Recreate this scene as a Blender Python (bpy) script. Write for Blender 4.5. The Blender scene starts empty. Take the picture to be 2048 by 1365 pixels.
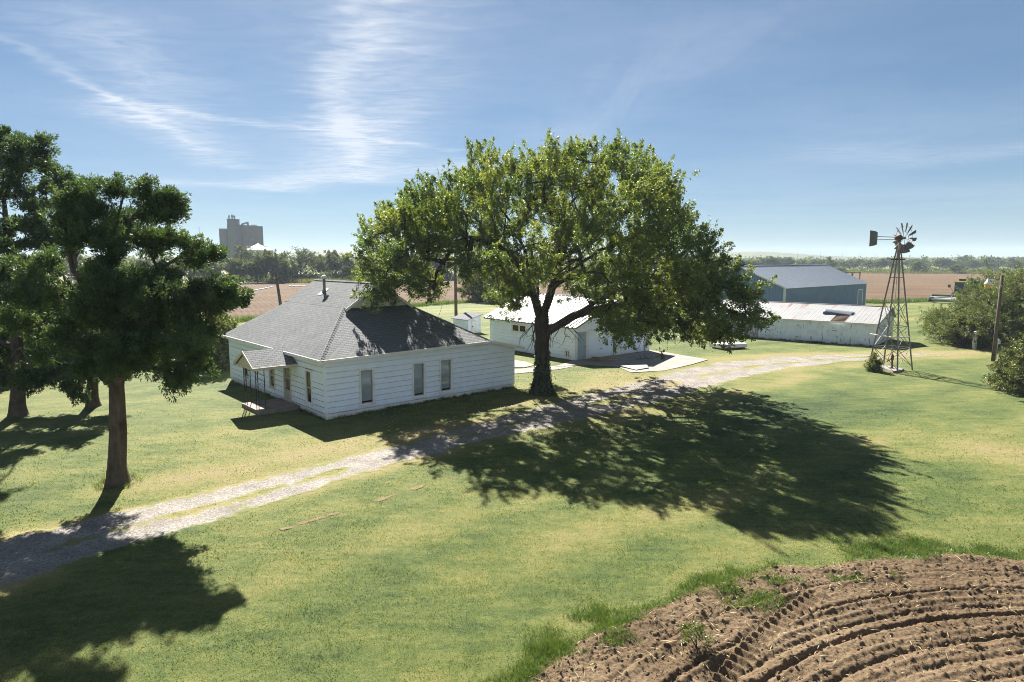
import bpy, bmesh, math, random
import numpy as np
from mathutils import Vector, Matrix
R = math.radians
rng = np.random.default_rng(7)
random.seed(7)
scn = bpy.context.scene
COL = scn.collection

# ---------------------------------------------------------------- survey: photo pixel -> point on the ground
CAM_H, FPX, HORY = 7.6, 1320.0, 517.0
PITCH = math.atan((682.5 - HORY) / FPX)
_fw = np.array([0, math.cos(PITCH), -math.sin(PITCH)]); _up = np.array([0, math.sin(PITCH), math.cos(PITCH)]); _rt = np.array([1., 0, 0])
_C = np.array([0, 0, CAM_H])
def at(px, py, z=0.0):
    d = _fw * FPX + _rt * (px - 1024) + _up * (682.5 - py)
    return _C + d * ((z - CAM_H) / d[2])
def atY(px, py, Y):
    d = _fw * FPX + _rt * (px - 1024) + _up * (682.5 - py)
    return _C + d * (Y / d[1])

# ---------------------------------------------------------------- numpy value noise
def _hash(i, j, seed):
    h = (i.astype(np.int64) * 374761393 + j.astype(np.int64) * 668265263 + seed * 974634541) & 0xFFFFFFFF
    h = ((h ^ (h >> 13)) * 1274126177) & 0xFFFFFFFF
    h = h ^ (h >> 16)
    return (h & 0xFFFFFF) / float(0xFFFFFF)
def vnoise(x, y, scale, seed=0):
    x = np.asarray(x, float) / scale; y = np.asarray(y, float) / scale
    i = np.floor(x); j = np.floor(y); fx = x - i; fy = y - j
    fx = fx * fx * (3 - 2 * fx); fy = fy * fy * (3 - 2 * fy)
    a = _hash(i, j, seed); b = _hash(i + 1, j, seed); c = _hash(i, j + 1, seed); d = _hash(i + 1, j + 1, seed)
    return (a * (1 - fx) + b * fx) * (1 - fy) + (c * (1 - fx) + d * fx) * fy
def fbm(x, y, scale, seed=0, octv=4):
    s = 0; a = 0.5; t = 0
    for k in range(octv):
        s = s + a * vnoise(x, y, scale / 2 ** k, seed + k * 17); t += a; a *= .5
    return s / t
def smooth(a, b, x):
    t = np.clip((np.asarray(x, float) - a) / (b - a), 0, 1)
    return t * t * (3 - 2 * t)
def gz(x, y):
    x = np.asarray(x, float); y = np.asarray(y, float)
    f = 1 - smooth(60, 120, np.hypot(x, y))
    return ((fbm(x, y, 9, 3, 2) - .5) * .12 + (fbm(x, y, 3, 5, 2) - .5) * .05) * f
def gzf(x, y): return float(gz(np.array([x]), np.array([y]))[0])

# ---------------------------------------------------------------- object helpers
def link(o, parent=None):
    COL.objects.link(o)
    if parent is not None: o.parent = parent
    return o
def tag(o, label=None, cat=None, group=None, kind=None):
    if label: o['label'] = label
    if cat: o['category'] = cat
    if group: o['group'] = group
    if kind: o['kind'] = kind
    return o
def thing(name, label, cat, loc=(0, 0, 0), rotz=0, group=None):
    o = bpy.data.objects.new(name, None); o.empty_display_size = .2
    o.location = Vector([float(c) for c in loc]); o.rotation_euler = (0, 0, rotz)
    link(o); return tag(o, label, cat, group)
def dup(root, loc, rotz, scale=(1, 1, 1), label=None):
    r = root.copy(); COL.objects.link(r)
    r.location = Vector([float(c) for c in loc]); r.rotation_euler = (0, 0, rotz); r.scale = scale
    if label: r['label'] = label
    for ch in list(root.children):
        c = ch.copy(); COL.objects.link(c); c.parent = r
        for g in list(ch.children):
            d = g.copy(); COL.objects.link(d); d.parent = c
    return r

class MB:
    def __init__(s): s.v = []; s.f = []; s.uv = []
    def add(s, pts, faces, uvs=None):
        n = len(s.v); s.v += [tuple(float(c) for c in p) for p in pts]
        for k, f in enumerate(faces):
            s.f.append([i + n for i in f]); s.uv.append(uvs[k] if uvs else None)
    def quad(s, a, b, c, d, uv=None): s.add([a, b, c, d], [(0, 1, 2, 3)], [uv] if uv else None)
    def box(s, fr, u0, u1, n0, n1, z0, z1):
        p = [fr(u, n, z) for z in (z0, z1) for n in (n0, n1) for u in (u0, u1)]
        s.add(p, [(0, 2, 3, 1), (4, 5, 7, 6), (0, 1, 5, 4), (2, 6, 7, 3), (0, 4, 6, 2), (1, 3, 7, 5)])
    def bar(s, a, b, w, h=None, upv=(0, 0, 1)):
        h = h or w; a = Vector(a); b = Vector(b); d = (b - a).normalized(); u = Vector(upv)
        if abs(d.dot(u)) > .95: u = Vector((1, 0, 0))
        sx = d.cross(u).normalized() * (w / 2); sy = sx.cross(d).normalized() * (h / 2)
        p = [a - sx - sy, a + sx - sy, a + sx + sy, a - sx + sy, b - sx - sy, b + sx - sy, b + sx + sy, b - sx + sy]
        s.add(p, [(0, 1, 2, 3), (7, 6, 5, 4), (0, 4, 5, 1), (1, 5, 6, 2), (2, 6, 7, 3), (3, 7, 4, 0)])
    def tube(s, pts, rad, sides=8, cap=True):
        pts = [Vector([float(c) for c in p]) for p in pts]; n = len(pts)
        if not hasattr(rad, '__len__'): rad = [rad] * n
        ring = []; base = len(s.v); ref = Vector((0.31, .17, .93)).normalized()
        for i, p in enumerate(pts):
            d = (pts[min(i + 1, n - 1)] - pts[max(i - 1, 0)])
            d = d.normalized() if d.length > 1e-9 else Vector((0, 0, 1))
            if abs(d.dot(ref)) > .97: ref = Vector((.9, .3, .1)).normalized()
            sx = d.cross(ref).normalized(); sy = d.cross(sx)
            for k in range(sides):
                a = 2 * math.pi * k / sides
                s.v.append(tuple(p + (sx * math.cos(a) + sy * math.sin(a)) * rad[i]))
        for i in range(n - 1):
            for k in range(sides):
                k2 = (k + 1) % sides
                s.f.append([base + i * sides + k, base + i * sides + k2, base + (i + 1) * sides + k2, base + (i + 1) * sides + k]); s.uv.append(None)
        if cap:
            s.f.append([base + k for k in range(sides)][::-1]); s.uv.append(None)
            s.f.append([base + (n - 1) * sides + k for k in range(sides)]); s.uv.append(None)
    def lathe(s, prof, c=(0, 0, 0), sides=16, closed=True):
        base = len(s.v); n = len(prof)
        for r, z in prof:
            for k in range(sides):
                a = 2 * math.pi * k / sides
                s.v.append((c[0] + r * math.cos(a), c[1] + r * math.sin(a), c[2] + z))
        for i in range(n - 1):
            for k in range(sides):
                k2 = (k + 1) % sides
                s.f.append([base + i * sides + k, base + i * sides + k2, base + (i + 1) * sides + k2, base + (i + 1) * sides + k]); s.uv.append(None)
        if closed:
            s.f.append([base + (n - 1) * sides + k for k in range(sides)]); s.uv.append(None)
            s.f.append([base + k for k in range(sides)][::-1]); s.uv.append(None)
    def slab(s, poly, th, uax=None, vax=None):
        """closed plate: polygon + copy moved down along its normal; uv in metres on every face"""
        P = [Vector([float(c) for c in p]) for p in poly]; n = len(P)
        nn = Vector((0, 0, 0))
        for i in range(n): nn += (P[i] - P[0]).cross(P[(i + 1) % n] - P[0])
        nn.normalize()
        if nn.z < 0: P = P[::-1]; nn = -nn
        if uax is None: uax = (P[1] - P[0]).normalized()
        uax = Vector(uax).normalized(); vax = nn.cross(uax).normalized()
        Q = [p - nn * th for p in P]
        uv = [(p.dot(uax), p.dot(vax)) for p in P]
        s.add(P, [tuple(range(n))], [uv]); s.add(Q, [tuple(range(n))[::-1]], [uv[::-1]])
        for i in range(n):
            j = (i + 1) % n; s.add([P[i], Q[i], Q[j], P[j]], [(0, 1, 2, 3)])
    def build(s, name, mat, parent=None, smooth_=False, bevel=0, weld=False):
        me = bpy.data.meshes.new(name); me.from_pydata(s.v, [], s.f)
        if weld:
            bm = bmesh.new(); bm.from_mesh(me); bmesh.ops.remove_doubles(bm, verts=bm.verts, dist=1e-4); bm.to_mesh(me); bm.free(); s.uv = []
        if any(u is not None for u in s.uv):
            ul = me.uv_layers.new(name='uv'); k = 0
            for f, u in zip(s.f, s.uv):
                for q in range(len(f)):
                    if u is not None: ul.data[k].uv = u[q]
                    k += 1
        if smooth_: me.polygons.foreach_set('use_smooth', [True] * len(me.polygons))
        me.materials.append(mat); me.update()
        o = bpy.data.objects.new(name, me); link(o, parent)
        if bevel:
            m = o.modifiers.new('bevel', 'BEVEL'); m.width = bevel; m.segments = 2; m.limit_method = 'ANGLE'
        return o
def build_each(mb, name, mat, parent=None):
    """every connected piece of mb becomes a part of its own"""
    par = list(range(len(mb.v)))
    def find(i):
        while par[i] != i: par[i] = par[par[i]]; i = par[i]
        return i
    for f in mb.f:
        for k in f[1:]: par[find(k)] = find(f[0])
    groups = {}
    for f in mb.f: groups.setdefault(find(f[0]), []).append(f)
    for fs in groups.values():
        ids = sorted({k for f in fs for k in f}); mp = {k: i for i, k in enumerate(ids)}
        q = MB(); q.add([mb.v[k] for k in ids], [tuple(mp[k] for k in f) for f in fs]); q.build(name, mat, parent)
def np_mesh(name, V, F, mat, parent=None, attrs=None, smooth_=False):
    """V (n,3), F (m,k) index array, attrs {name: face float array}"""
    me = bpy.data.meshes.new(name); n = len(V); m, k = F.shape
    me.vertices.add(n); me.vertices.foreach_set('co', np.ascontiguousarray(V, np.float32).ravel())
    me.loops.add(m * k); me.loops.foreach_set('vertex_index', np.ascontiguousarray(F, np.int32).ravel())
    me.polygons.add(m); me.polygons.foreach_set('loop_start', np.arange(0, m * k, k, dtype=np.int32))
    if smooth_: me.polygons.foreach_set('use_smooth', np.ones(m, bool))
    for a, val in (attrs or {}).items():
        dom = 'FACE' if len(val) == m else 'POINT'
        at_ = me.attributes.new(a, 'FLOAT', dom); at_.data.foreach_set('value', np.ascontiguousarray(val, np.float32))
    me.update(calc_edges=True); me.materials.append(mat)
    return link(bpy.data.objects.new(name, me), parent)
def kites(P, D, N, L, W, fold=0.12):
    S = np.cross(D, N); S /= np.linalg.norm(S, axis=1, keepdims=True) + 1e-9
    Nn = np.cross(S, D)
    L = np.broadcast_to(L, len(P))[:, None]; W = np.broadcast_to(W, len(P))[:, None]
    mid = P + D * L * .45
    V = np.stack([P, mid + S * W * .5 + Nn * L * fold, P + D * L, mid - S * W * .5 + Nn * L * fold], 1).reshape(-1, 3)
    F = np.arange(len(P) * 4).reshape(-1, 4)
    return V, F
def unit(v): return v / (np.linalg.norm(v, axis=-1, keepdims=True) + 1e-9)

# ---------------------------------------------------------------- materials
class NB:
    def __init__(s, name):
        s.m = bpy.data.materials.new(name); s.m.use_nodes = True; s.t = s.m.node_tree; s.t.nodes.clear()
        s.out = s.t.nodes.new('ShaderNodeOutputMaterial')
    def n(s, typ, **kw):
        nd = s.t.nodes.new('ShaderNode' + typ)
        for k, v in kw.items():
            if k.startswith('i_'):
                key = k[2:]; key = int(key) if key.isdigit() else key.replace('_', ' ')
                s.set(nd.inputs[key], v)
            else: setattr(nd, k, v)
        return nd
    def set(s, sock, v):
        if isinstance(v, bpy.types.NodeSocket): s.t.links.new(v, sock)
        elif isinstance(v, bpy.types.Node): s.t.links.new(v.outputs[0], sock)
        elif isinstance(v, tuple) and len(v) == 3 and sock.type == 'RGBA': sock.default_value = (*v, 1)
        else: sock.default_value = v
    def noise(s, vec, scale, detail=3, rough=.55, dist=0):
        nd = s.n('TexNoise'); 
        if vec is not None: s.set(nd.inputs['Vector'], vec)
        nd.inputs['Scale'].default_value = scale; nd.inputs['Detail'].default_value = detail
        nd.inputs['Roughness'].default_value = rough; nd.inputs['Distortion'].default_value = dist
        return nd.outputs[0]
    def ramp(s, fac, stops, interp='LINEAR'):
        nd = s.n('ValToRGB'); s.set(nd.inputs[0], fac); cr = nd.color_ramp; cr.interpolation = interp
        while len(cr.elements) < len(stops): cr.elements.new(.5)
        for e, (p, c) in zip(cr.elements, stops):
            e.position = p; e.color = (*c, 1) if hasattr(c, '__len__') else (c, c, c, 1)
        return nd.outputs[0]
    def math(s, op, a, b=None, c=None, clamp=False):
        nd = s.n('Math', operation=op, use_clamp=clamp); s.set(nd.inputs[0], a)
        if b is not None: s.set(nd.inputs[1], b)
        if c is not None: s.set(nd.inputs[2], c)
        return nd.outputs[0]
    def mix(s, fac, a, b, mode='MIX'):
        nd = s.n('Mix', data_type='RGBA', blend_type=mode); s.set(nd.inputs[0], fac); s.set(nd.inputs[6], a); s.set(nd.inputs[7], b)
        return nd.outputs[2]
    def maprange(s, v, a, b, c=0., d=1.):
        nd = s.n('MapRange'); s.set(nd.inputs[0], v)
        for k, x in zip((1, 2, 3, 4), (a, b, c, d)): nd.inputs[k].default_value = x
        return nd.outputs[0]
    def mapping(s, vec, loc=(0, 0, 0), rot=(0, 0, 0), scale=(1, 1, 1)):
        nd = s.n('Mapping'); s.set(nd.inputs[0], vec); nd.inputs[1].default_value = loc; nd.inputs[2].default_value = rot; nd.inputs[3].default_value = scale
        return nd.outputs[0]
    def pos(s): return s.n('NewGeometry').outputs['Position']
    def objc(s): return s.n('TexCoord').outputs['Object']
    def uv(s): return s.n('TexCoord').outputs['UV']
    def attr(s, name): return s.n('Attribute', attribute_name=name).outputs['Fac']
    def bump(s, h, strength=.3, dist=.02, normal=None):
        nd = s.n('Bump'); s.set(nd.inputs['Height'], h); nd.inputs['Strength'].default_value = strength; nd.inputs['Distance'].default_value = dist
        if normal is not None: s.set(nd.inputs['Normal'], normal)
        return nd.outputs[0]
    def pbr(s, col, rough=.8, metal=0., normal=None, spec=.3, **kw):
        b = s.n('BsdfPrincipled'); s.set(b.inputs['Base Color'], col); s.set(b.inputs['Roughness'], rough); s.set(b.inputs['Metallic'], metal)
        b.inputs['Specular IOR Level'].default_value = spec
        if normal is not None: s.set(b.inputs['Normal'], normal)
        for k, v in kw.items(): s.set(b.inputs[k], v)
        return b.outputs[0]
    def done(s, shader): s.t.links.new(shader, s.out.inputs['Surface']); return s.m

def simple(name, col, rough=.7, metal=0., var=.15, scale=3., spec=.3, bump=0.):
    b = NB(name); o = b.objc(); nz = b.noise(o, scale, 4)
    lo = tuple(c * (1 - var) for c in col); hi = tuple(min(1, c * (1 + var)) for c in col)
    c = b.ramp(nz, [(.3, lo), (.7, hi)])
    nm = b.bump(b.noise(o, scale * 8, 3), .4, bump) if bump else None
    return b.done(b.pbr(c, rough, metal, nm, spec))

def lawn_colour(b):
    """green / straw / bare mix from world position and the 'dry' attribute"""
    p = b.pos(); dry = b.attr('dry')
    pm = b.mapping(p, rot=(0, 0, R(-40)), scale=(.35, 1, 1))
    n1 = b.noise(p, .45, 5, .6); n2 = b.noise(pm, 2.2, 5, .65); n3 = b.noise(p, 42, 3, .75); n4 = b.noise(p, 5.5, 5, .7)
    d = b.math('ADD', dry, b.math('MULTIPLY', b.math('SUBTRACT', n1, .5), .6))
    d = b.math('ADD', d, b.math('MULTIPLY', b.math('SUBTRACT', n2, .5), .62))
    d = b.math('ADD', d, b.math('MULTIPLY', b.math('SUBTRACT', n4, .5), .55))
    d = b.math('ADD', d, b.math('MULTIPLY', b.math('SUBTRACT', n3, .5), .5))
    c = b.ramp(d, [(.0, (.030, .055, .016)), (.26, (.084, .112, .028)), (.5, (.163, .163, .050)), (.74, (.228, .190, .086)), (1., (.19, .155, .093))])
    return c, n3, n4

def m_lawn():
    b = NB('lawn_turf'); c, n3, n4 = lawn_colour(b)
    c = b.mix(.45, c, b.ramp(n3, [(.28, .30), (.72, 1.42)]), 'MULTIPLY')
    nm = b.bump(b.math('ADD', n3, n4), .8, .05)
    return b.done(b.pbr(c, .9, 0, nm, .15))
def m_blade():
    b = NB('grass_blade'); c, n3, n4 = lawn_colour(b)
    c = b.mix(1., c, b.ramp(b.attr('tint'), [(0, (1.05, 1.1, 1.05)), (1, (1.8, 1.75, 1.5))]), 'MULTIPLY')
    d = b.n('BsdfDiffuse'); b.set(d.inputs[0], c); t = b.n('BsdfTranslucent'); b.set(t.inputs[0], c)
    mx = b.n('MixShader'); mx.inputs[0].default_value = .55; b.t.links.new(d.outputs[0], mx.inputs[1]); b.t.links.new(t.outputs[0], mx.inputs[2])
    return b.done(mx.outputs[0])
def m_leaf(name, dark, light, tdark, tlight, trans=.45, gloss=.06, rough=.45):
    b = NB(name); t = b.attr('tint')
    c = b.ramp(t, [(0, dark), (1, light)]); ct = b.ramp(t, [(0, tdark), (1, tlight)])
    d = b.n('BsdfDiffuse'); b.set(d.inputs[0], c); tr = b.n('BsdfTranslucent'); b.set(tr.inputs[0], ct)
    g = b.n('BsdfGlossy'); g.inputs['Roughness'].default_value = rough; g.inputs[0].default_value = (.9, .95, .9, 1)
    m1 = b.n('MixShader'); m1.inputs[0].default_value = trans; b.t.links.new(d.outputs[0], m1.inputs[1]); b.t.links.new(tr.outputs[0], m1.inputs[2])
    m2 = b.n('MixShader'); m2.inputs[0].default_value = gloss; b.t.links.new(m1.outputs[0], m2.inputs[1]); b.t.links.new(g.outputs[0], m2.inputs[2])
    return b.done(m2.outputs[0])
def m_bark(name, lo, hi, sc=6.):
    b = NB(name); o = b.mapping(b.objc(), scale=(1, 1, .16)); n1 = b.noise(o, sc, 6, .7, .4); n2 = b.noise(b.objc(), sc * .3, 3)
    c = b.mix(.5, b.ramp(n1, [(.35, lo), (.65, hi)]), b.ramp(n2, [(.3, tuple(x * .6 for x in lo)), (.7, hi)]))
    return b.done(b.pbr(c, .95, 0, b.bump(n1, 1., .08), .1))
def m_paint(name, base=(.80, .80, .80), dirt=(.42, .40, .36), amt=.35, wood=None, woodamt=.0, gcol=(.25, .24, .2), gh=.5, woodscale=1.):
    """white house paint: faint mottling, dirt splash near the ground, optional peeling to bare wood"""
    b = NB(name); o = b.objc(); z = b.n('SeparateXYZ'); b.set(z.inputs[0], o)
    n1 = b.noise(o, 1.3, 5, .6); n2 = b.noise(b.mapping(o, scale=(1, 1, 6)), 2.4 * woodscale, 6, .7); n3 = b.noise(o, 14, 3)
    c = b.mix(b.math('MULTIPLY', b.ramp(n1, [(.45, 0.), (.8, 1.)]), amt), base, dirt)
    low = b.math('MULTIPLY', b.maprange(z.outputs[2], 0.05, gh, 1., 0.), b.ramp(n3, [(.3, .1), (.75, 1.)]))
    c = b.mix(b.math('MULTIPLY', low, .55), c, gcol)
    if wood:
        nv = b.noise(b.mapping(o, scale=(3, 3, .7)), 1.6 * woodscale, 7, .75)
        c = b.mix(b.ramp(nv, [(.66 - woodamt, 0.), (.70 - woodamt, 1.)]), c, wood)
    return b.done(b.pbr(c, .62, 0, b.bump(n2, .2, .01), .3))
def m_shingle(name, lo, hi):
    b = NB(name); uv = b.uv()
    br = b.n('TexBrick', offset=.5, squash=1.); b.set(br.inputs['Vector'], uv)
    for k, v in (('Scale', 1.), ('Mortar Size', .012), ('Brick Width', .32), ('Row Height', .15), ('Bias', 0.), ('Mortar Smooth', .3)): br.inputs[k].default_value = v
    b.set(br.inputs['Color1'], lo); b.set(br.inputs['Color2'], hi); b.set(br.inputs['Mortar'], tuple(x * .35 for x in lo))
    n1 = b.noise(b.objc(), .5, 4, .6); n2 = b.noise(b.objc(), 40, 2)
    c = b.mix(.55, br.outputs[0], b.ramp(n1, [(.3, .72), (.7, 1.18)]), 'MULTIPLY')
    c = b.mix(.35, c, b.ramp(n2, [(.3, .75), (.7, 1.2)]), 'MULTIPLY')
    sep = b.n('SeparateXYZ'); b.set(sep.inputs[0], uv)
    saw = b.math('FRACT', b.math('DIVIDE', sep.outputs[1], .15))
    h = b.math('ADD', b.math('MULTIPLY', saw, -1.), b.math('MULTIPLY', br.outputs['Fac'], -.4))
    return b.done(b.pbr(c, .92, 0, b.bump(h, .9, .02), .2))
def m_metal(name, col, rough=.4, metal=.0, rust=None, rustamt=.0, var=.1, spec=.5):
    b = NB(name); o = b.objc(); n1 = b.noise(o, .8, 5, .6)
    c = b.ramp(n1, [(.3, tuple(x * (1 - var) for x in col)), (.7, tuple(min(1, x * (1 + var)) for x in col))])
    if rust:
        uv = b.uv(); st = b.noise(b.mapping(uv, scale=(2.6, .32, 1)), 1., 6, .62); sp = b.noise(b.mapping(uv, scale=(1.45, .12, 1)), 1., 2)
        f = b.math('MULTIPLY', b.ramp(st, [(.60 - rustamt, 0.), (.68 - rustamt, 1.)]), b.ramp(sp, [(.42, 0.), (.55, 1.)]))
        c = b.mix(f, c, rust)
    return b.done(b.pbr(c, rough, metal, b.bump(n1, .08, .05), spec))
def m_gravel():
    b = NB('gravel'); p = b.pos(); turf, t3, t4 = lawn_colour(b); wear = b.attr('wear'); v = b.n('TexVoronoi'); b.set(v.inputs['Vector'], p); v.inputs['Scale'].default_value = 26.
    n1 = b.noise(p, .9, 5, .65); n2 = b.noise(p, 60, 2); n3 = b.noise(p, 9, 4, .7)
    c = b.mix(.7, b.ramp(n1, [(.3, (.175, .155, .132)), (.7, (.285, .265, .235))]), b.ramp(v.outputs['Color'], [(.2, .45), (.8, 1.25)]), 'MULTIPLY')
    c = b.mix(.5, c, b.ramp(n3, [(.3, .6), (.7, 1.25)]), 'MULTIPLY')
    n5 = b.noise(p, 3.5, 6, .75); turf = b.mix(.45, turf, b.ramp(t3, [(.25, .35), (.75, 1.35)]), 'MULTIPLY')
    f = b.math('ADD', wear, b.math('MULTIPLY', b.math('SUBTRACT', b.math('ADD', n5, b.math('MULTIPLY', n2, .35)), .67), 1.3))
    c = b.mix(b.ramp(f, [(.08, 0.), (.34, 1.)]), turf, c)
    return b.done(b.pbr(c, .95, 0, b.bump(b.math('ADD', v.outputs['Distance'], n3), .6, .03), .15))
def m_soil(name, lo, hi, hi2, sc=1., rows=None):
    b = NB(name); p = b.pos(); n1 = b.noise(p, .25 * sc, 6, .7); n2 = b.noise(p, 9 * sc, 5, .75); n3 = b.noise(p, 38 * sc, 5, .8)
    c = b.mix(b.ramp(n1, [(.35, 0.), (.65, 1.)]), b.ramp(n2, [(.3, lo), (.7, hi)]), b.ramp(n2, [(.3, hi), (.75, hi2)]))
    c = b.mix(.6, c, b.ramp(n3, [(.32, .5), (.68, 1.5)]), 'MULTIPLY')
    h = b.math('ADD', n2, b.math('MULTIPLY', n3, .5))
    if rows:
        w = b.n('TexWave', wave_type='BANDS', bands_direction='X'); b.set(w.inputs[0], b.mapping(p, rot=(0, 0, R(rows))))
        w.inputs['Scale'].default_value = .35; w.inputs['Distortion'].default_value = 4.; w.inputs['Detail'].default_value = 3.
        h = b.math('ADD', h, b.math('MULTIPLY', w.outputs[0], .8))
        c = b.mix(.35, c, b.ramp(w.outputs[0], [(.2, .7), (.8, 1.2)]), 'MULTIPLY')
        n5 = b.noise(b.mapping(p, rot=(0, 0, R(8)), scale=(.02, .25, 1)), 1., 4); c = b.mix(.5, c, b.ramp(n5, [(.35, .72), (.65, 1.25)]), 'MULTIPLY')
    return b.done(b.pbr(c, .97, 0, b.bump(h, .8, .06 if not rows else .25), .1))
def m_concrete():
    b = NB('concrete'); p = b.pos(); n1 = b.noise(p, .8, 6, .65); n2 = b.noise(p, 22, 3)
    c = b.mix(.4, b.ramp(n1, [(.3, (.19, .17, .15)), (.7, (.28, .26, .235))]), b.ramp(n2, [(.3, .7), (.7, 1.2)]), 'MULTIPLY')
    return b.done(b.pbr(c, .9, 0, b.bump(n2, .3, .01), .2))
def m_glass():
    b = NB('window_glass'); g = b.n('BsdfGlossy'); g.inputs['Roughness'].default_value = .04; g.inputs[0].default_value = (.9, .95, 1, 1)
    t = b.n('BsdfTransparent'); t.inputs[0].default_value = (.88, .90, .91, 1); f = b.n('Fresnel'); f.inputs[0].default_value = 1.42
    mx = b.n('MixShader'); b.t.links.new(b.math('ADD', f.outputs[0], .01), mx.inputs[0]); b.t.links.new(t.outputs[0], mx.inputs[1]); b.t.links.new(g.outputs[0], mx.inputs[2])
    return b.done(mx.outputs[0])

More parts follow.
